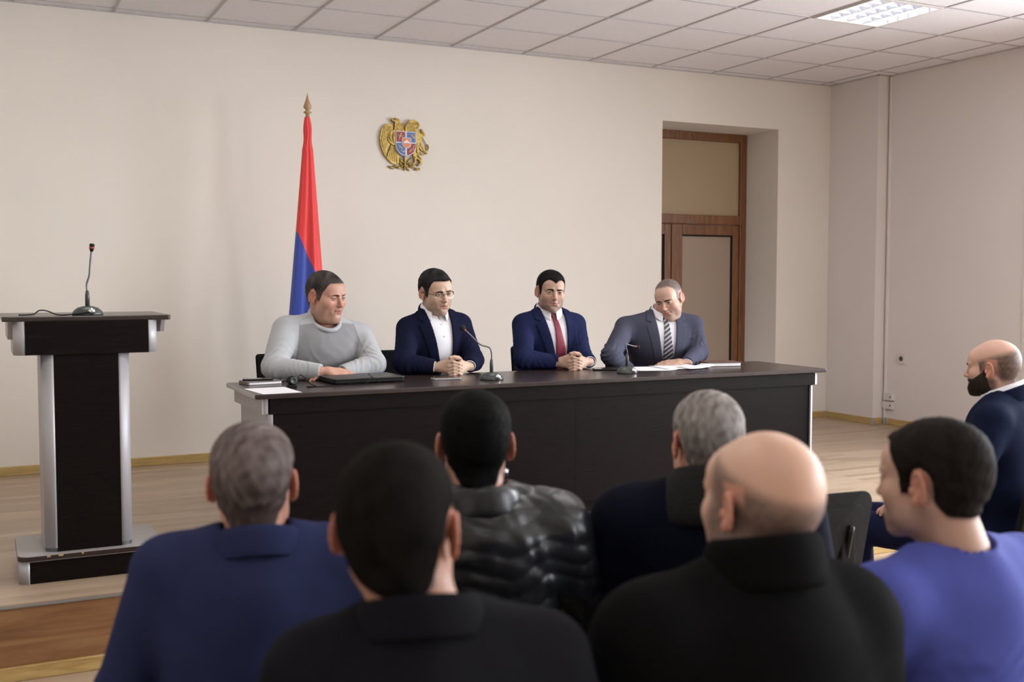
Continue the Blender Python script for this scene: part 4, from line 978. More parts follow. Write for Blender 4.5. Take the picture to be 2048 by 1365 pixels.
# ------------------------------------------------------------------ clothes
def body_field(J, g, off, h, lo, hi, arms=True, legs=False, shoulder=.054, sleeve=1.0, pad_sh=False):
    ks = [J[k+s] for k in ('el', 'wr') for s in 'LR']; lo = np.minimum(lo, np.min(ks, 0)-.10); hi = np.maximum(hi, np.max(ks, 0)+.10); F = Field(lo, hi, h); hip, bel, ch, nk = (np.array(J[k]) for k in ('hip', 'belly', 'chest', 'neck'))
    lean = math.atan2(-(nk[1]-bel[1]), nk[2]-bel[2]); R = rotm(J.get('cyaw', 0), lean, J.get('croll', 0)); pd = .05
    F.ell(hip, (.172*g+off, .135*g+off, .12), .05, pad=pd)
    F.ell(bel, (.152*g+off, .120*g+off, .17), .06, R=R, pad=pd)
    F.ell(ch, (.168*g+off, .112*g+off, .17), .06, R=R, pad=pd)
    shm = (np.array(J['shL'])+np.array(J['shR']))/2
    F.cone(nk+np.array([0, .030, -.11]), nk+np.array([0, .012, -.040]), .070+off, .052+off*.8, .05, pad=pd)
    for s in 'LR':
        sh, el, wr = (np.array(J[k+s]) for k in ('sh', 'el', 'wr')); inn = sh+(shm-sh)*.28
        F.cone(shm*.35+inn*.65, inn, shoulder+off+.006, shoulder+off, .06, pad=pd)
        F.cone(nk+(sh-nk)*.20+np.array([0, .0, -.034]), sh+(sh-nk)*np.array([.03, 0, 0])+np.array([0, 0, .012]), .036+off, shoulder*.66+off, .03, pad=pd)
        F.cone(inn+np.array([0, 0, -.06]), np.array(bel)+(inn-np.array(bel))*.3, .06, .06, .06, pad=pd)
        if arms:
            F.cone(sh, el, (shoulder-.002+off)*sleeve, .041*sleeve+off, .026, pad=pd); F.cone(el, wr, .042*sleeve+off, .027*sleeve+off, .022, pad=pd)
            dd = (wr-el)/np.linalg.norm(wr-el); F.cone(wr+dd*.060, wr+dd*.10, .058, .058, .004, 'sub', pad=.01)
    return F
def folds(F, L, seed=0, amp=.0016, f=38):
    X, Y, Z = F.grid(); F.v = F.v+(amp*wob(X, Y, Z*.55, f, seed)).astype(np.float32)
    for (p, d, r, lam, a) in L:
        p = np.array(p, float); d = np.array(d, float); d /= np.linalg.norm(d); m = 1.8*r
        sl, x, y, z = F.sub(p-m, p+m)
        if F.v[sl].size == 0: continue
        q = np.exp(-((x-p[0])**2+(y-p[1])**2+(z-p[2])**2)/(r*r)); ph = ((x-p[0])*d[0]+(y-p[1])*d[1]+(z-p[2])*d[2])*2*PI/lam+2.6*wob(x, y, z, 34, seed+3)
        F.v[sl] += (a*q*(np.abs(np.sin(ph))-.62)*(.4+.6*ss(-.3, .5, wob(x, y, z, 45, seed+9)))).astype(np.float32)
def collar(root, name, mat, c0, rx, ry, h1=.036, fall=.034, tilt=.35, gap=.35, point=.030, th=.003, yaw=0, out=.016, front_drop=.0, band=True):
    """folded collar round the neck. gap = half opening angle at the front; local frame faces -Y"""
    c0 = Vector(c0); N = 44; bm = bmesh.new(); rows = []
    prof = ([(.0, 0.0), (.001, h1*.5)] if band else [(.0, h1*.6)])+[(.003, h1), (.006, h1+.002), (.011, h1-.004), (.011+out*.6, h1-fall*.5), (.011+out, h1-fall)]
    Rz = Matrix.Rotation(yaw, 3, 'Z')
    for k in range(N+1):
        a = -PI/2+gap+(2*PI-2*gap)*k/N; ca, sa = math.cos(a), math.sin(a); fr = max(0, -sa); edge = max(0, 1-min(k, N-k)/7.0); row = []
        for i, (dr, z) in enumerate(prof):
            last = i == len(prof)-1; pre = i == len(prof)-2
            ext = point*edge**1.5*(1 if last else .45 if pre else 0)
            x = (rx+dr)*ca; y = (ry+dr)*sa-tilt*.0*fr; zz = z-tilt*(.5-.5*sa)*.09-ext*.85-front_drop*fr**3
            if last or pre: y -= ext*.35; x += ca*ext*.25*(1 if abs(ca) > .05 else 0)
            row.append(bm.verts.new(c0+Rz @ Vector((x, y, zz))))
        rows.append(row)
    for a, b in zip(rows, rows[1:]):
        for i in range(len(prof)-1): bm.faces.new((a[i], a[i+1], b[i+1], b[i]))
    o = obj(name, bm, mat, root, True); s = o.modifiers.new('t', 'SOLIDIFY'); s.thickness = th; s.offset = 0
    u = o.modifiers.new('u', 'SUBSURF'); u.levels = 1; u.render_levels = 1; return o
def cuff(root, name, el, wr, r, mat, length=.03, over=.012):
    el, wr = np.array(el, float), np.array(wr, float); d = wr-el; d /= np.linalg.norm(d); a = wr-d*(length-over); b = wr+d*over
    up = np.cross(d, [0, 0, 1.0]); up /= np.linalg.norm(up); v = np.cross(d, up); bm = bmesh.new(); rings = []
    for p, rr in ((a, r), (b, r), (b, r-.003), (a, r-.003)):
        rings.append([bm.verts.new(p+up*rr*math.cos(2*PI*k/24)+v*rr*math.sin(2*PI*k/24)*.85) for k in range(24)])
    for i in range(4):
        p, q = rings[i], rings[(i+1) % 4]
        for k in range(24): bm.faces.new((p[k], p[(k+1) % 24], q[(k+1) % 24], q[k]))
    return obj(name, bm, mat, root, True)
def lower_body(root, J, g, trouser, shoe, h=.009):
    F = Field((-.36, -.75, .0), (.36, .30, .80), h)
    F.ell(J['hip'], (.170*g, .140*g, .115), .05, pad=.05)
    for s, sg in (('L', 1), ('R', -1)):
        kn = np.array(J.get('kn'+s, (sg*.14, -.42, .50))); an = np.array(J.get('an'+s, (sg*.14, -.40, .09))); hp = np.array(J['hip'])+np.array([sg*.09, -.02, -.01])
        F.cone(hp, kn, .090*g, .066, .03, pad=.05); F.cone(kn, an, .064, .047, .03, pad=.05)
        # shoe
        S_ = Field(an+np.array([-.08, -.24, -.10]), an+np.array([.08, .10, .06]), .006)
        S_.cone(an+np.array([0, .02, -.045]), an+np.array([sg*.015, -.14, -.055]), .040, .036, .03); S_.cone(an+np.array([0, 0, .01]), an+np.array([0, .0, -.04]), .042, .042, .03)
        X, Y, Z = S_.grid(); S_.v = np.maximum(S_.v, (an[2]-.088-Z+0*X+0*Y).astype(np.float32))
        V, Q = nets(S_); npmesh('shoe', V, Q, shoe, root)
    folds(F, [], 5, .002, 30); V, Q = nets(F); npmesh('trousers', relax(V, Q, 1), Q, trouser, root)
def person(loc, rz, label, head, J, cloth_, skin, g=1.0, hands=None, group=None):
    """a seated person; all coordinates local, facing -Y. The root is the body mesh itself."""
    root = bpy.data.objects.new('person', bpy.data.meshes.new('person')); col.objects.link(root); root.location = loc; root.rotation_euler = (0, 0, rz)
    tag(root, label, 'person', group)
    hp = np.array(head['pos'], float); S = head.get('scale', 1.0); Rm = rotm(head.get('yaw', 0), head.get('pitch', 0), head.get('roll', 0))
    Mt = np.eye(4); Mt[:3, :3] = Rm*S; Mt[:3, 3] = hp
    head['skin'] = skin; parts = [make_head(root, Mt, head, S)]
    # slimmer body under the clothes
    F = body_field(J, g*.9, -.022, .011, (-.45, -.75, .0), (.45, .33, hp[2]-.02), shoulder=.052)
    for s, sg in (('L', 1), ('R', -1)):
        kn = np.array(J.get('kn'+s, (sg*.14, -.42, .50))); an = np.array(J.get('an'+s, (sg*.14, -.40, .09))); h_ = np.array(J['hip'])+np.array([sg*.09, -.02, -.01])
        F.cone(h_, kn, .072, .048, .03); F.cone(kn, an, .046, .033, .03); F.cone(an, an+np.array([0, -.11, -.05]), .030, .025, .02)
    F.cone(J['neck'], np.array(J['neck'])+(hp-np.array(J['neck']))*.5, .045, .045, .03)
    V, Q = nets(F); parts.append((V, Q, skincol(V, skin)))
    for hnd in (hands or []): parts.append(hnd)
    n = 0; VV, QQ, CC = [], [], []
    for V, Q, C in parts: VV.append(V); QQ.append(Q+n); CC.append(C); n += len(V)
    V = np.concatenate(VV); Q = np.concatenate(QQ); C = np.concatenate(CC)
    tmp = npmesh('tmp', V, Q, M['skin'], None, np.clip(C, 0, 1)); me = tmp.data; bpy.data.objects.remove(tmp); old = root.data; root.data = me; bpy.data.meshes.remove(old); me.name = 'person'
    cloth_(root, J, g, Mt)
    return root
# ------------------------------------------------------------------ outfits
C_ = lambda n, c, **k: cloth(n, c, **k)
SHOE = new_mat('black_leather_shoe', (.012, .011, .011), .35)
def joints(local, **kw):
    J = dict(hip=(0, .04, .55), belly=(0, .03, .74), chest=(0, .0, .93), neck=(0, .015, 1.085), shL=(.175, .01, 1.02), shR=(-.175, .01, 1.02), elL=(.27, -.02, .80), elR=(-.27, -.02, .80), wrL=(.14, -.28, .68), wrR=(-.14, -.28, .68))
    J.update(kw); return J
def arm_folds(J, a=.006):
    L = []
    for s in 'LR':
        sh, el, wr = (np.array(J[k+s]) for k in ('sh', 'el', 'wr')); u = el-sh
        L += [(el, (wr-el)+.5*u, .070, .056, a*1.3), (sh+u*.6, u+np.array([.1, 0, .1]), .06, .062, a*.9), (el+(wr-el)*.55, (wr-el)+np.array([0, 0, .1]), .05, .052, a*.8), (sh+np.array([0, -.03, -.07]), u, .05, .05, a*.8)]
    return L
def suit(cloth_m, shirt_m=None, trouser=None, tie=None, vneck=.0, vx=.0, lapel=True, res=.0042, off=.014, buttons=False, pocket=False, foldsamp=.006, back_collar=True, vw=1.0, vdepth=.33, collar_k=None, cuffs=True, opn=0):
    def f(root, J, g, Mt):
        lo = (-.47, -.48, .44); hi = (.47, .27, J['neck'][2]+.08)
        F = body_field(J, g, off, res, lo, hi); folds(F, arm_folds(J, foldsamp), 3, .0015)
        T_ = body_field(J, g, off, res, F.lo, F.lo+(F.n-1)*res, arms=False); T_ = T_ if T_.v.shape == F.v.shape else None
        base = T_.v if T_ is not None else F.v.copy(); X, Y, Z = F.grid(); nk = np.array(J['neck']); cy = J.get('cyaw', 0); y0 = nk[1]
        # chest-frame x so that the opening follows the torso
        xr = J.get('slant', 0); U = (X-nk[0])-xr*(nk[2]-Z)+0*Y; front = Y-(nk[1]-.0)-.35*(0*Z)
        zt = nk[2]
        V = [(-.072*vw, zt+.09), (.072*vw, zt+.09), (.070*vw, zt-.02), (.043*vw, zt-vdepth*.6), (.010, zt-vdepth), (-.010, zt-vdepth), (-.043*vw, zt-vdepth*.6), (-.070*vw, zt-.02)]
        vd = poly2d(U[:, :1, :], (Z+0*X), V) if True else 0
        if shirt_m is not None:
            cut = np.maximum(vd, Y-(y0-.012)); neckcut = np.sqrt((X-nk[0])**2+((Y-nk[1]-.005))**2)-.066+0*Z; neckcut = np.maximum(neckcut, zt-.03-Z)
            F.v = np.maximum(F.v, -np.minimum(cut, neckcut).astype(np.float32))
        else: 
            neckcut = np.maximum(np.sqrt((X-nk[0])**2+((Y-nk[1]-.005))**2)-.064+0*Z, zt-.02-Z); F.v = np.maximum(F.v, -neckcut.astype(np.float32))
        Vv, Q = nets(F); jk = npmesh('jacket', relax(Vv, Q, 1, .35), Q, cloth_m, root)
        if shirt_m is not None:
            reg = np.maximum(np.maximum(np.abs(U)-.105, (zt-vdepth-.04)-Z), Y-y0-.03); sv = np.maximum(base+.009+.0009*wob(X, Y, Z*.4, 60, 8), reg+0*Z)
            sv = np.maximum(sv, -(np.maximum(np.sqrt((X-nk[0])**2+(Y-nk[1])**2)-.052, zt-.02-Z)+0*sv))
            sv = np.maximum(sv, -(np.maximum(poly2d(U[:, :1, :], Z+0*X, [(-.045*opn, zt+.08), (.045*opn, zt+.08), (0, zt-.075*opn)]), Y-y0+.01))) if opn else sv
            Vv, Q = nets(F, sv.astype(np.float32)); shi = npmesh('shirt', relax(Vv, Q, 1, .3), Q, shirt_m, root)
            ck = dict(c0=(nk[0], nk[1]+.000, nk[2]+.004), rx=.0595, ry=.066, h1=.032, fall=.036, tilt=.66, gap=.20, point=.032, out=.011); ck.update(collar_k or {})
            collar(shi, 'shirt_collar', shirt_m, **ck)
        shell = np.maximum(base-.0055, -(base+.006))
        if lapel:
            for s in (-1, 1):
                v0 = vw; P = [(s*.070*v0, zt+.03), (s*.106*v0, zt+.02), (s*.122, zt-.075), (s*.094, zt-.082), (s*.126, zt-.105), (s*.082, zt-vdepth*.75), (s*.014, zt-vdepth-.01), (s*.008, zt-vdepth), (s*.041*v0, zt-vdepth*.6), (s*.068*v0, zt-.02)]
                lv = np.maximum(np.maximum(shell, poly2d(U[:, :1, :], Z+0*X, P)), Y-(y0-.0))
                Vv, Q = nets(F, lv.astype(np.float32))
                if len(Q): npmesh('lapel', relax(Vv, Q, 1, .4), Q, cloth_m, jk)
        if pocket:
            P = [(.085, zt-.185), (.150, zt-.168), (.151, zt-.176), (.086, zt-.193)]
        if tie is not None:
            kx, kz = .0, zt-.028
            P = [(-.024, kz), (.024, kz), (.014, kz-.040), (.030, zt-vdepth*.55), (.038, zt-vdepth-.05), (-.038, zt-vdepth-.05), (-.030, zt-vdepth*.55), (-.014, kz-.040)]
            tk = np.maximum(base+.001-.007*np.exp(-((Z-kz+.015)/.018)**2), -(base+.016)); tv = np.maximum(np.maximum(tk, poly2d(U[:, :1, :], Z+0*X, P)), Y-(y0-.03))
            Vv, Q = nets(F, tv.astype(np.float32)); npmesh('necktie', relax(Vv, Q, 1, .3), Q, tie, root)
        if buttons:
            for z in (zt-.10, zt-.165, zt-.23):
                # find the shirt front at this height
                ix = int(round((nk[0]+xr*(nk[2]-z)-F.lo[0])/res)); iz = int(round((z-F.lo[2])/res)); colv = base[ix, :, iz]+.009; iy = np.argmax(colv < 0)
                bm = bmesh.new(); lathe(bm, [(.0055, 0), (.0055, .0015), (.004, .002)], 12); bmesh.ops.rotate(bm, verts=bm.verts, cent=(0, 0, 0), matrix=Matrix.Rotation(PI/2, 3, 'X')); bmesh.ops.translate(bm, verts=bm.verts, vec=(F.ax[0][ix], F.ax[1][iy]-.001, z)); obj('button', bm, M['white_plastic'], shi)
        if back_collar:
            collar(jk, 'jacket_collar', cloth_m, (nk[0], nk[1]+.006, nk[2]-.012), .074, .076, h1=.036, fall=.056, tilt=.75, gap=.9, point=.0, th=.004, out=.006)
        if cuffs and shirt_m is not None:
            for s in 'LR': cuff(root, 'shirt_cuff', J['el'+s], J['wr'+s], .034, shirt_m, .04, .016)
        lower_body(root, J, g, trouser or cloth_m, SHOE)
    return f
def sweater(main, sleeve_m, yoke=True):
    def f(root, J, g, Mt):
        lo = (-.47, -.48, .44); hi = (.47, .28, J['neck'][2]+.07); F = body_field(J, g, .012, .0042, lo, hi, shoulder=.060, sleeve=1.15); folds(F, arm_folds(J, .012)+[((.0, -.12, .86), (.8, 0, .5), .13, .11, .008), ((.05, -.12, .74), (-.5, 0, 1), .12, .09, .008)], 4, .002)
        X, Y, Z = F.grid(); nk = np.array(J['neck']); nc = np.maximum(np.sqrt((X-nk[0])**2+((Y-nk[1]+.016)/1.1)**2)-.074, nk[2]-.055+(Y-nk[1])*.72-Z); F.v = np.maximum(F.v, -nc.astype(np.float32))
        Vv, Q = nets(F); Vv = relax(Vv, Q, 1, .4)
        x, y, z = Vv.T
        # body panel darker than sleeves and yoke: raglan seam
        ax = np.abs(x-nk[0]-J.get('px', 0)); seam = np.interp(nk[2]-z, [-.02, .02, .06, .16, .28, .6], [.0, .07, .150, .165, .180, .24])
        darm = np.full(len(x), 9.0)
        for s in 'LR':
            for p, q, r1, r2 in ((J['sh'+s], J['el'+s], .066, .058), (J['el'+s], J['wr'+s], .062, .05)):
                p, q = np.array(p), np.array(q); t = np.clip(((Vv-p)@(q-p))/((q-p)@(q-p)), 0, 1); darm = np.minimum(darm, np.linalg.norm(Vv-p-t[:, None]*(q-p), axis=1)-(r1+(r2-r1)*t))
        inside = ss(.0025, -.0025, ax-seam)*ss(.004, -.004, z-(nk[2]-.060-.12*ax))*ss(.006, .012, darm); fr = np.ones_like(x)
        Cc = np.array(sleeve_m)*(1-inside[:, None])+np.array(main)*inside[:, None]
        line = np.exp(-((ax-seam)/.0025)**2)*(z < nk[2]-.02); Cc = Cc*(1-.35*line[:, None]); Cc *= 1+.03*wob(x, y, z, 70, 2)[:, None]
        m = M.get('knit') or attr_mat('melange_knit', .9, .2, 0, 700, .35); M['knit'] = m; m.node_tree.nodes['Principled BSDF'].inputs['Sheen Weight'].default_value = .25
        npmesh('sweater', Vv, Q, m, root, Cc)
        rc = bmesh.new(); pts = []
        for k in range(41):
            a = 2*PI*k/40; pts.append((nk[0]+.078*math.cos(a), nk[1]-.016+.086*math.sin(a), nk[2]-.034+.72*(.086*math.sin(a)-.016)))
        tube(rc, pts, .0125, 10, 1.0, False); obj('ribbed_neckband', rc, C_('pale_rib', sleeve_m, weave=400), root, True)
        lower_body(root, J, g, C_('dark_trousers', (.02, .02, .025)), SHOE)
    return f
def coat(cloth_m, hc=.07, fur=None, off=.020, res=.006, foldsamp=.006, name='coat', trouser=None, quilt=0, k=None):
    def f(root, J, g, Mt):
        lo = (-.47, -.48, .42); hi = (.47, .30, J['neck'][2]+.06); F = body_field(J, g, off, res, lo, hi, shoulder=.066, sleeve=1.1); folds(F, arm_folds(J, foldsamp), 6, .002)
        X, Y, Z = F.grid(); nk = np.array(J['neck']); nc = np.maximum(np.sqrt((X-nk[0])**2+(Y-nk[1])**2)-.064, nk[2]-.02-Z); F.v = np.maximum(F.v, -nc.astype(np.float32))
        if quilt:                                            # padded chevron quilting
            z2 = Z+.30*np.abs(np.mod(X+.045, .18)-.09)+.022*wob(X, Y, Z, 42, 5); ph = np.abs(np.sin(PI*z2/.046)); F.v = F.v-(quilt*(ph**.55-.6)).astype(np.float32)-(.0035*wob(X, Y, Z, 95, 31)).astype(np.float32)
        Vv, Q = nets(F); npmesh(name, relax(Vv, Q, 1, .3), Q, cloth_m, root)
        kk = dict(h1=hc, fall=hc*1.0+.02, tilt=.5, gap=.5, point=0.01, th=.010, out=.020); kk.update(k or {})
        collar(root, 'fur_collar' if fur else 'coat_collar', fur or cloth_m, (nk[0], nk[1]+.006, nk[2]-.030), .072, .076, **kk)
        lower_body(root, J, g, trouser or C_('black_trousers', (.012, .012, .014)), SHOE)
    return f
def scrub(cloth_m):
    def f(root, J, g, Mt):
        lo = (-.47, -.48, .42); hi = (.47, .30, J['neck'][2]+.06); F = body_field(J, g, .012, .0055, lo, hi, shoulder=.060, sleeve=1.12); folds(F, arm_folds(J, .006)+[((-.02, .12, .80), (.5, 0, 1), .14, .09, .010), ((.10, .12, .70), (-.6, 0, 1), .12, .08, .009), ((-.16, .08, .88), (1, 0, .6), .08, .05, .008)], 8, .003, 22)
        X, Y, Z = F.grid(); nk = np.array(J['neck']); nc = np.maximum(np.sqrt((X-nk[0])**2+((Y-nk[1]+.02)/1.15)**2)-.078, nk[2]-.045+(Y-nk[1])*.35-Z); F.v = np.maximum(F.v, -nc.astype(np.float32))
        Vv, Q = nets(F); npmesh('scrub_top', relax(Vv, Q, 1, .3), Q, cloth_m, root)
        pts = [(nk[0]+.079*math.cos(2*PI*k/40), nk[1]-.02+.091*math.sin(2*PI*k/40), nk[2]-.050+.35*(.091*math.sin(2*PI*k/40)-.02)) for k in range(41)]
        lower_body(root, J, g, cloth_m, SHOE)
    return f
def to_local(p, loc, rz):
    v = Matrix.Rotation(-rz, 3, 'Z') @ (Vector(p)-Vector(loc)); return (v.x, v.y, v.z)
TW = TT+.001
# ------------------------------------------------------------------ the four men at the table
def panel_person(px_crown, px_sh, px_el, px_hand, rz, loc_y, crown_y, label, head, outfit, skin, g, size, handmode, hand_y, el_y=(5.50, 5.50), sh_y=5.64, slant=0, sh_in=.055, lean=.03, neck_dx=0, extra=None):
    cr = aty(*px_crown, crown_y); loc = (cr.x, loc_y, STAGE); Lc = lambda p: to_local(p, loc, rz)
    S = size; hz = cr.z-.123*S; hpos = Lc((cr.x, crown_y, hz))
    sL = aty(*px_sh[1], sh_y); sR = aty(*px_sh[0], sh_y)         # image right = person's left (+X)
    ctr = (sL+sR)/2; half = (sL-sR).length/2-.004
    shz = (sL.z+sR.z)/2-.060; cl = Lc((ctr.x, sh_y, 0)); zL = sL.z-.054-STAGE; zR = sR.z-.054-STAGE
    shL = (cl[0]+half-.062, cl[1], zL); shR = (cl[0]-half+.062, cl[1], zR)
    nk = ((cl[0]*.55+hpos[0]*.45)+neck_dx, (cl[1]+hpos[1])/2+.02, max(zL, zR)+.110)
    eL = aty(*px_el[1], el_y[1]); eR = aty(*px_el[0], el_y[0]); eL.z = max(TW+.062, eL.z) if True else 0; eR.z = max(TW+.062, eR.z)
    elL = Lc(eL); elR = Lc(eR); elL = (elL[0]-.045, elL[1], elL[2]); elR = (elR[0]+.045, elR[1], elR[2])
    hips = ((cl[0])*.9, .12+0.0, .56)
    J = joints(0, hip=hips, belly=(cl[0]*.95, cl[1]*.6+.05, .72), chest=(cl[0], cl[1]+.005, (zL+zR)/2-.10), neck=nk, shL=shL, shR=shR, elL=elL, elR=elR, slant=slant)
    J['knL'] = (.12, -.34, .50); J['knR'] = (-.12, -.34, .50); J['anL'] = (.12, -.33, .09); J['anR'] = (-.12, -.33, .09)
    K = aty(*px_hand, hand_y); Kl = np.array(Lc(K)); hs = []
    if handmode == 'clasp':
        Kl[2] = TW-STAGE+.040; wL = Kl+np.array([.078, .030, .0]); wR = Kl+np.array([-.078, .030, .0])
        hs.append(hands_clasped(Kl, wL, wR, 0, skin)); J['wrL'] = tuple(wL+np.array([.030, .015, .004])); J['wrR'] = tuple(wR+np.array([-.030, .015, .004]))
    elif handmode == 'over':
        # right hand lies flat over the left sleeve
        wR = Kl+np.array([-.045, .0, .012]); hs.append(hand_open(wR, (1, -.10, -.10), (0, -.55, 1), (0, -1, .0), .22, .04, skin)); J['wrR'] = tuple(wR+np.array([-.035, .004, .0]))
        wL = Kl+np.array([.030, .055, -.006]); hs.append(hand_open(wL, (-1, -.35, -.05), (0, .2, 1), (0, -1, 0), .3, .04, skin)); J['wrL'] = tuple(wL+np.array([.05, .01, .004]))
    elif handmode == 'side':
        wL = Kl+np.array([.055, .012, .006]); hs.append(hand_open(wL, (-1, .12, -.04), (0, -.35, 1), (0, -1, -.2), .42, .03, skin)); J['wrL'] = tuple(wL+np.array([.035, .0, .0]))
        wR = Kl+np.array([-.13, .18, -.12]); hs.append(hand_open(wR, (1, .15, -.15), (0, 0, 1), (0, -1, 0), .3, .03, skin)); J['wrR'] = tuple(wR+np.array([-.04, .005, .01]))
    head['pos'] = hpos; head['neck'] = (nk[0], nk[1], nk[2]-.02); head['scale'] = S
    if extra: extra(J)
    return person(loc, rz, label, head, J, outfit, skin, g, hs), J, loc
NAVY = C_('navy_suit_wool', (.0085, .010, .028)); BLUE = C_('royal_navy_suit_wool', (.014, .018, .056)); GREY = C_('slate_grey_suit_wool', (.066, .068, .100), var=.06)
TIE1 = noisy('burgundy_tie_silk', (.20, .028, .050), (.26, .045, .07), .45, 300, bump=.1)
def striped():
    m = new_mat('striped_silver_tie', (.1, .1, .12), .4); t = NT(m); co = t.coords(); mp = t.n('ShaderNodeMapping'); mp.inputs['Rotation'].default_value = (0, R_(38), 0); t.l(co, mp.inputs[0])
    wv = t.n('ShaderNodeTexWave', wave_type='BANDS', bands_direction='Z'); wv.inputs['Scale'].default_value = 14; t.l(mp.outputs[0], wv.inputs[0])
    t.l(t.ramp(wv.outputs['Fac'], [(.0, (.03, .03, .04)), (.45, (.10, .10, .12)), (.72, (.24, .24, .27)), (.86, (.10, .10, .12)), (.93, (.55, .55, .58)), (1, (.55, .55, .58))]), t.b.inputs['Base Color']); return m
TIE2 = striped()
# man in the grey sweater
P1, J1, L1 = panel_person((652, 544), ((548, 642), (742, 655)), ((530, 742), (764, 735)), (668, 748), R_(2), 5.76, 5.60, 'heavy-set man in a light grey crew-neck sweater, looking right',
    dict(yaw=R_(27), pitch=R_(9), roll=R_(-2), fat=1.0, hair_t=.0034, hair=(.018, .015, .014), hair2=(.085, .075, .070), side_grey=.35, front=.080, recede=-.012, nape=-.07, stubble=.25, ruddy=1.0, lid=.75, brow=(.0035, .0016), gaze=(.15, -.2), neck_r=.074, mouth=0, res=.0023),
    sweater((.225, .225, .235), (.375, .385, .40)), (.47, .26, .19), 1.26, 1.055, 'over', 5.36, sh_y=5.66, sh_in=.06)
# man in glasses
P2, J2, L2 = panel_person((872, 541), ((795, 640), (940, 632)), ((792, 735), (962, 722)), (908, 735), R_(-4), 5.76, 5.60, 'man in round glasses, navy suit and open white shirt, speaking at the microphone',
    dict(yaw=R_(11), pitch=R_(8), roll=R_(-5), hair_t=.0085, hair=(.012, .010, .011), hair2=(.035, .033, .036), side_grey=.5, front=.078, recede=-.006, nape=-.072, stubble=.35, ruddy=.3, lid=.45, mouth=.6, brow=(.0042, .002), gaze=(.1, -.12), res=.0023, part=.004),
    suit(NAVY, M['shirt'], None, None, slant if False else 0, vw=1.0, foldsamp=.011, buttons=True, vdepth=.45, opn=1.0, collar_k=dict(gap=.50, point=.036)), (.52, .35, .26), 1.02, 1.01, 'clasp', 5.36, slant=.12)
# man with the red tie
P3, J3, L3 = panel_person((1102, 543), ((1030, 633), (1165, 632)), ((1032, 728), (1178, 712)), (1148, 724), R_(-10), 5.76, 5.60, 'dark-haired man in a blue suit, white shirt and red tie with clasped hands',
    dict(yaw=R_(-3), pitch=R_(4), roll=R_(3), hair_t=.0075, hair=(.008, .007, .007), hair2=(.016, .014, .014), front=.072, peak=1.0, nape=-.072, stubble=.55, ruddy=.5, lid=.3, brow=(.0048, .0024), gaze=(-.18, -.02), res=.0023),
    suit(BLUE, M['shirt'], None, TIE1, vdepth=.45, foldsamp=.011), (.47, .30, .225), 1.0, .99, 'clasp', 5.36, slant=.16)
# man in the grey suit
P4, J4, L4 = panel_person((1338, 560), ((1243, 640), (1392, 634)), ((1206, 722), (1412, 708)), (1345, 729), R_(-24), 5.78, 5.60, 'balding man in a grey suit and striped tie looking down to the left',
    dict(yaw=R_(-30), pitch=R_(16), roll=R_(-10), fat=.45, hair_t=0, front=.096, recede=.03, nape=-.07, buzz=(.060, .054, .062, .9), stubble=.45, ruddy=.9, lid=.6, brow=(.0045, .0024), brow_dz=-.002, gaze=(-.15, -.25), res=.0023),
    suit(GREY, M['shirt'], None, TIE2, vdepth=.45, foldsamp=.014), (.54, .34, .265), 1.08, 1.0, 'side', 5.34, slant=.05)
# glasses
def glasses(root, loc, J, head):
    Mt = np.eye(4); Rm = rotm(head['yaw'], head['pitch'], head['roll'])*head['scale']; Rm = Matrix([list(r) for r in Rm]); hp = Vector(head['pos'])
    W_ = lambda p: hp+Rm @ Vector(p); g = thing('eyeglasses', (0, 0, 0), 0, 'round eyeglasses with dark upper rims on the speaking man', 'glasses'); g.matrix_world = root.matrix_world.copy(); g.location = loc; g.rotation_euler = root.rotation_euler
    dark = new_mat('tortoise_frame', (.02, .014, .012), .25); lens = bpy.data.materials.new('lens'); lens.use_nodes = True; b = lens.node_tree.nodes['Principled BSDF']; b.inputs['Transmission Weight'].default_value = 1; b.inputs['Roughness'].default_value = 0; b.inputs['IOR'].default_value = 1.02
    for s in (-1, 1):
        c = (s*.0335, -.106, .000); up = [W_((c[0]+.0215*math.cos(a), c[1]+.010*abs(math.cos(a)) if s*math.cos(a) > 0 else c[1], c[2]+.019*math.sin(a))) for a in np.linspace(-.15, PI+.15, 20)]
        lo = [W_((c[0]+.0215*math.cos(a), c[1]+.010*abs(math.cos(a)) if s*math.cos(a) > 0 else c[1], c[2]+.0195*math.sin(a))) for a in np.linspace(PI, 2*PI, 20)]
        obj('upper_rim', T(up, .0016, 8), dark, g, True); obj('lower_rim', T(lo, .0009, 8), M['chrome'], g, True)
        obj('temple', T([W_((s*.0555, -.096, .006)), W_((s*.068, -.075, .008)), W_((s*.0815, -.02, .012)), W_((s*.0835, .008, .010)), W_((s*.082, .030, -.008))], .0016, 8), dark, g, True)
    obj('bridge', T([W_((-.0125, -.106, .005)), W_((0, -.1085, .008)), W_((.0125, -.106, .005))], .0014, 8), dark, g, True)
    return g
hd2 = dict(yaw=R_(11), pitch=R_(8), roll=R_(-5), scale=1.01, pos=None)
_cr = aty(872, 541, 5.60); hd2['pos'] = to_local((_cr.x, 5.60, _cr.z-.123*1.01), L2, R_(-4)); glasses(P2, L2, J2, hd2)
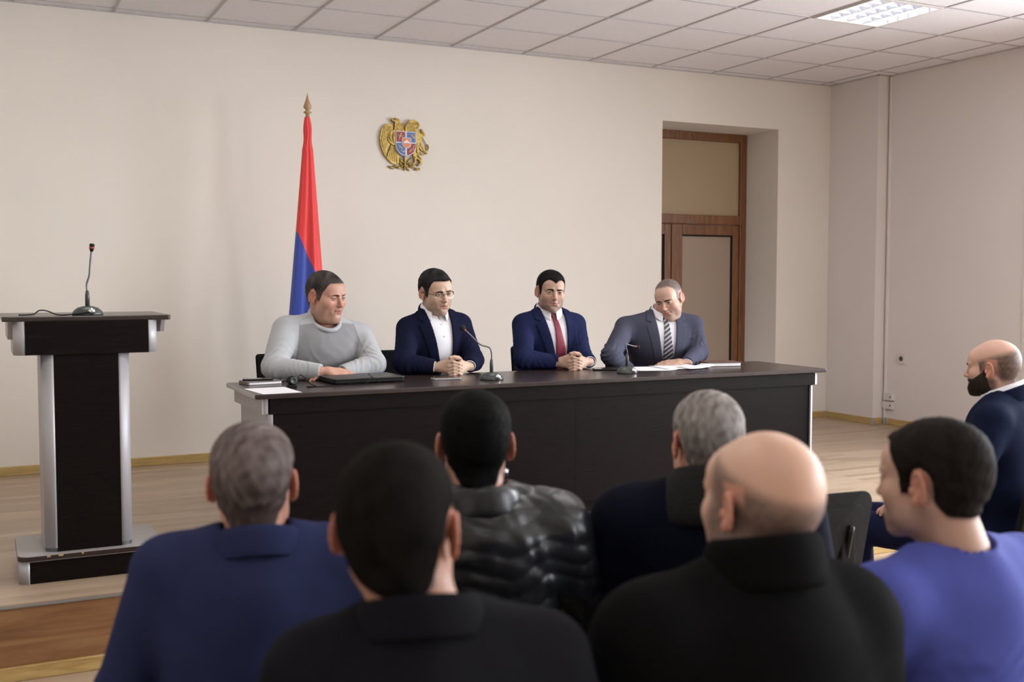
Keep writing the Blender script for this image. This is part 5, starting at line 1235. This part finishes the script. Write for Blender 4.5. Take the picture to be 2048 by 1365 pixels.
# ------------------------------------------------------------------ the audience
def seat_person(px, py, depth, rz, hyaw, label, head, outfit, skin, g=1.0, S=1.0, hpitch=0, hroll=0, shw=.175, dz=0, back=.04, shup=0, chdx=0, sh_drop=0, knees=None, arms=None, scale_y=1, shx=0, Jx=None):
    cr = atd(px, py, depth); hz = cr.z-.123*S; loc = (cr.x+.02*math.sin(rz)*-1, cr.y, 0); loc = (cr.x, cr.y, 0)
    nz = hz-.082*S+sh_drop; fwd = -.42
    J = joints(0, hip=(0, .02, .56), belly=(0, .035, .74), chest=(shx, back-.005, nz-.195), neck=(shx*.6, back, nz), shL=(shw+shx, back-.01, nz-.112+shup), shR=(-shw+shx, back-.01, nz-.112+shup),
        elL=(shw+.085+shx, -.02, nz-.32), elR=(-shw-.085+shx, -.02, nz-.32), wrL=(.12, -.25, .66), wrR=(-.12, -.25, .66))
    J['knL'] = (.13, -.40, .50); J['knR'] = (-.13, -.40, .50); J['anL'] = (.13, -.37, .09); J['anR'] = (-.13, -.37, .09)
    if Jx: J.update(Jx)
    if knees: J.update(knees)
    head['pos'] = (0, -.0, hz); head['neck'] = (J['neck'][0], J['neck'][1], J['neck'][2]-.03); head['scale'] = S; head['yaw'] = hyaw-rz; head['pitch'] = hpitch; head['roll'] = hroll
    hs = [hand_open(J['wrL'], (-.3, -1, -.15), (0, 0, 1), (-1, 0, 0), .4, .03, skin, h=.004), hand_open(J['wrR'], (.3, -1, -.15), (0, 0, 1), (1, 0, 0), .4, .03, skin, h=.004)]
    return person(loc, rz, label, head, J, outfit, skin, g, hs), J, loc
NF = dict(face=True, res=.0028)
AJ = C_('cobalt_wool_jacket', (.025, .031, .082), var=.08); BJ = C_('charcoal_jacket', (.0085, .0085, .011)); DJ = C_('midnight_coat_wool', (.004, .005, .012)); EJ = C_('black_coat_wool', (.0045, .0045, .0048), var=.2)
FS = C_('violet_blue_scrub_cotton', (.066, .080, .315), var=.06); GJ = C_('deep_navy_suit', (.0075, .011, .030)); DEN = C_('navy_trousers', (.009, .011, .035))
LEA = new_mat('black_leather', (.010, .011, .013), .36, 0, .45); _t = NT(LEA); _t.bump(_t.noise(_t.coords(), 140, 3), .2, .002)
SNAP = (2.28, 1018, 942)
FUR = noisy('black_fur', (.003, .003, .003), (.009, .009, .010), .95, 220, bump=1.0, bdist=.01)
seat_person(505, 849, 2.10, R_(170), R_(162), 'grey-haired man in a cobalt blue jacket seen from behind at the left',
    dict(NF, hair_t=.0075, hair=(.065, .048, .043), hair2=(.20, .165, .16), mottle=260, mot=.55, nape=-.088, ear=.98, side_grey=-.45), suit(AJ, None, C_('grey_trousers', (.03, .03, .035)), None, lapel=False, res=.006, off=.016, foldsamp=.004), (.52, .27, .19), 1.0, .95, shw=.160, shup=.035, sh_drop=.0, shx=-.0)
seat_person(797, 887, 1.52, R_(165), R_(146), 'man with cropped black hair and a charcoal jacket, closest head in the middle foreground',
    dict(NF, hair_t=.0038, hair=(.005, .0045, .0045), hair2=(.013, .011, .010), mottle=160, nape=-.078, ear=1.02, fat=.1), suit(BJ, None, None, None, lapel=False, res=.006, off=.018, foldsamp=.004), (.40, .20, .13), 1.02, 1.0, shw=.160, shx=-.04)
PC, JC, LC = seat_person(950, 785, 2.36, R_(166), R_(158), 'black-haired man in a quilted black leather jacket facing the table',
    dict(NF, hair_t=.007, hair=(.003, .003, .003), hair2=(.007, .007, .007), nape=-.085, ear=1.0), coat(LEA, .05, None, .018, .0045, .006, 'leather_jacket', quilt=.0036, k=dict(h1=.034, fall=.058, out=.010, th=.006)), (.40, .20, .14), 1.0, .94, shw=.165)
seat_person(1413, 787, 2.48, R_(160), R_(163), 'grey-haired man in a navy coat with black fur collar',
    dict(NF, hair_t=.008, hair=(.12, .105, .095), hair2=(.34, .32, .30), mottle=260, mot=.55, side_grey=-.3, nape=-.080, fat=.1), coat(DJ, .062, FUR, .024, .006, k=dict(th=.030, out=.055, gap=.6, fall=.115)), (.50, .26, .19), 1.10, .93, shw=.180, sh_drop=.005)
seat_person(1522, 863, 1.74, R_(172), R_(184), 'bald man in a thick black coat with raised collar, largest head at right foreground',
    dict(NF, fat=.4, hair_t=0, bsoft=.014, buzz=(.055, .040, .038, .80), buzz_region=lambda X, Y, Z: np.minimum(np.minimum(.068-.30*(Y+.02)-Z-.9*np.maximum(.045-np.abs(X), 0)*(Y < .06), Z+.085), Y+.050), nape=-.08, ear=1.0, mouth=0), coat(EJ, .078, None, .030, .006, k=dict(th=.014, out=.012, gap=.30, fall=.075)), (.60, .37, .27), 1.08, .965, hpitch=R_(-3), shw=.165, sh_drop=.008, shx=.035, shup=-.02)
seat_person(1866, 844, 2.02, R_(186), R_(196), 'dark-haired man in violet-blue scrubs in profile at the right edge',
    dict(NF, hair_t=.0085, hair=(.010, .008, .007), hair2=(.020, .016, .014), nape=-.060, front=.082, recede=-.004, stubble=.35, ear=1.05, bald_spot=None), scrub(FS), (.50, .31, .23), 1.12, .93, hpitch=R_(2), shw=.208, sh_drop=-.012, shx=-.03)
seat_person(1986, 681, 4.20, R_(212), R_(203), 'bearded balding man in a navy suit sitting sideways at the far right',
    dict(NF, hair_t=0, bald=(.046, .34), buzz=(.022, .016, .013, .88), bsoft=.016, nape=-.058, beard=.0050, beard_c=(.030, .023, .018), stubble=.9, stubble_c=(.03, .022, .018), res=.0024), suit(GJ, M['shirt'], DEN, None, lapel=False, res=.006, off=.016, cuffs=False, back_collar=True), (.55, .34, .26), 1.06, .90, hpitch=R_(2), shw=.185,
    knees=dict(knL=(.06, -.50, .54), knR=(-.13, -.54, .54), anL=(.05, -.46, .09), anR=(-.16, -.50, .09)))
bm = bmesh.new(); bmesh.ops.create_uvsphere(bm, u_segments=16, v_segments=10, radius=.0065); bmesh.ops.scale(bm, verts=bm.verts, vec=(.8, .5, 1.4)); bmesh.ops.translate(bm, verts=bm.verts, vec=to_local(atd(1011, 946, 2.30), LC, R_(166)))
obj('collar_snap', bm, M['chrome'], PC, True)['label'] = 'shiny silver snap on the leather collar'
# chairs under everyone
for nm, px, py, d, rz, lab in (('A', 505, 849, 2.10, 170, 'black chair under the man in the cobalt jacket'), ('B', 797, 887, 1.52, 165, 'black chair under the man in the charcoal jacket'), ('C', 948, 785, 2.36, 166, 'black chair under the man in the leather jacket'),
        ('D', 1413, 787, 2.48, 160, 'black chair under the man with the fur collar'), ('E', 1522, 863, 1.74, 172, 'black chair under the bald man in the black coat'), ('F', 1866, 844, 2.02, 186, 'black chair under the man in scrubs')):
    p = atd(px, py, d); place_chair(p.x-(.055 if nm == 'A' else 0), p.y, R_(rz), lab)
p = atd(1986, 681, 4.2); place_chair(p.x+.02, p.y-.0, R_(184), 'black chair carrying the bearded man at the far right')
CHS = chair_proto('black padded office chair behind the man in the grey sweater', .20, (.46, .84), True); CHS.location = (aty(520, 705, 6.03).x+.205, 5.80, STAGE); CHS.rotation_euler = (0, 0, R_(2)); CHS.name = 'office_chair'
for L_, rz, lab, dx in ((L2, -4, 'black padded office chair hidden behind the man in glasses', 0), (L3, -10, 'black padded office chair behind the man with the red tie', aty(1017, 690, 6.03).x+.215-L3[0]), (L4, -16, 'black padded office chair behind the man in the grey suit', -.02)):
    c = copy_tree(CHS); c.location = (L_[0]+dx, 5.80, STAGE); c.rotation_euler = (0, 0, R_(rz)); tag(c, lab)
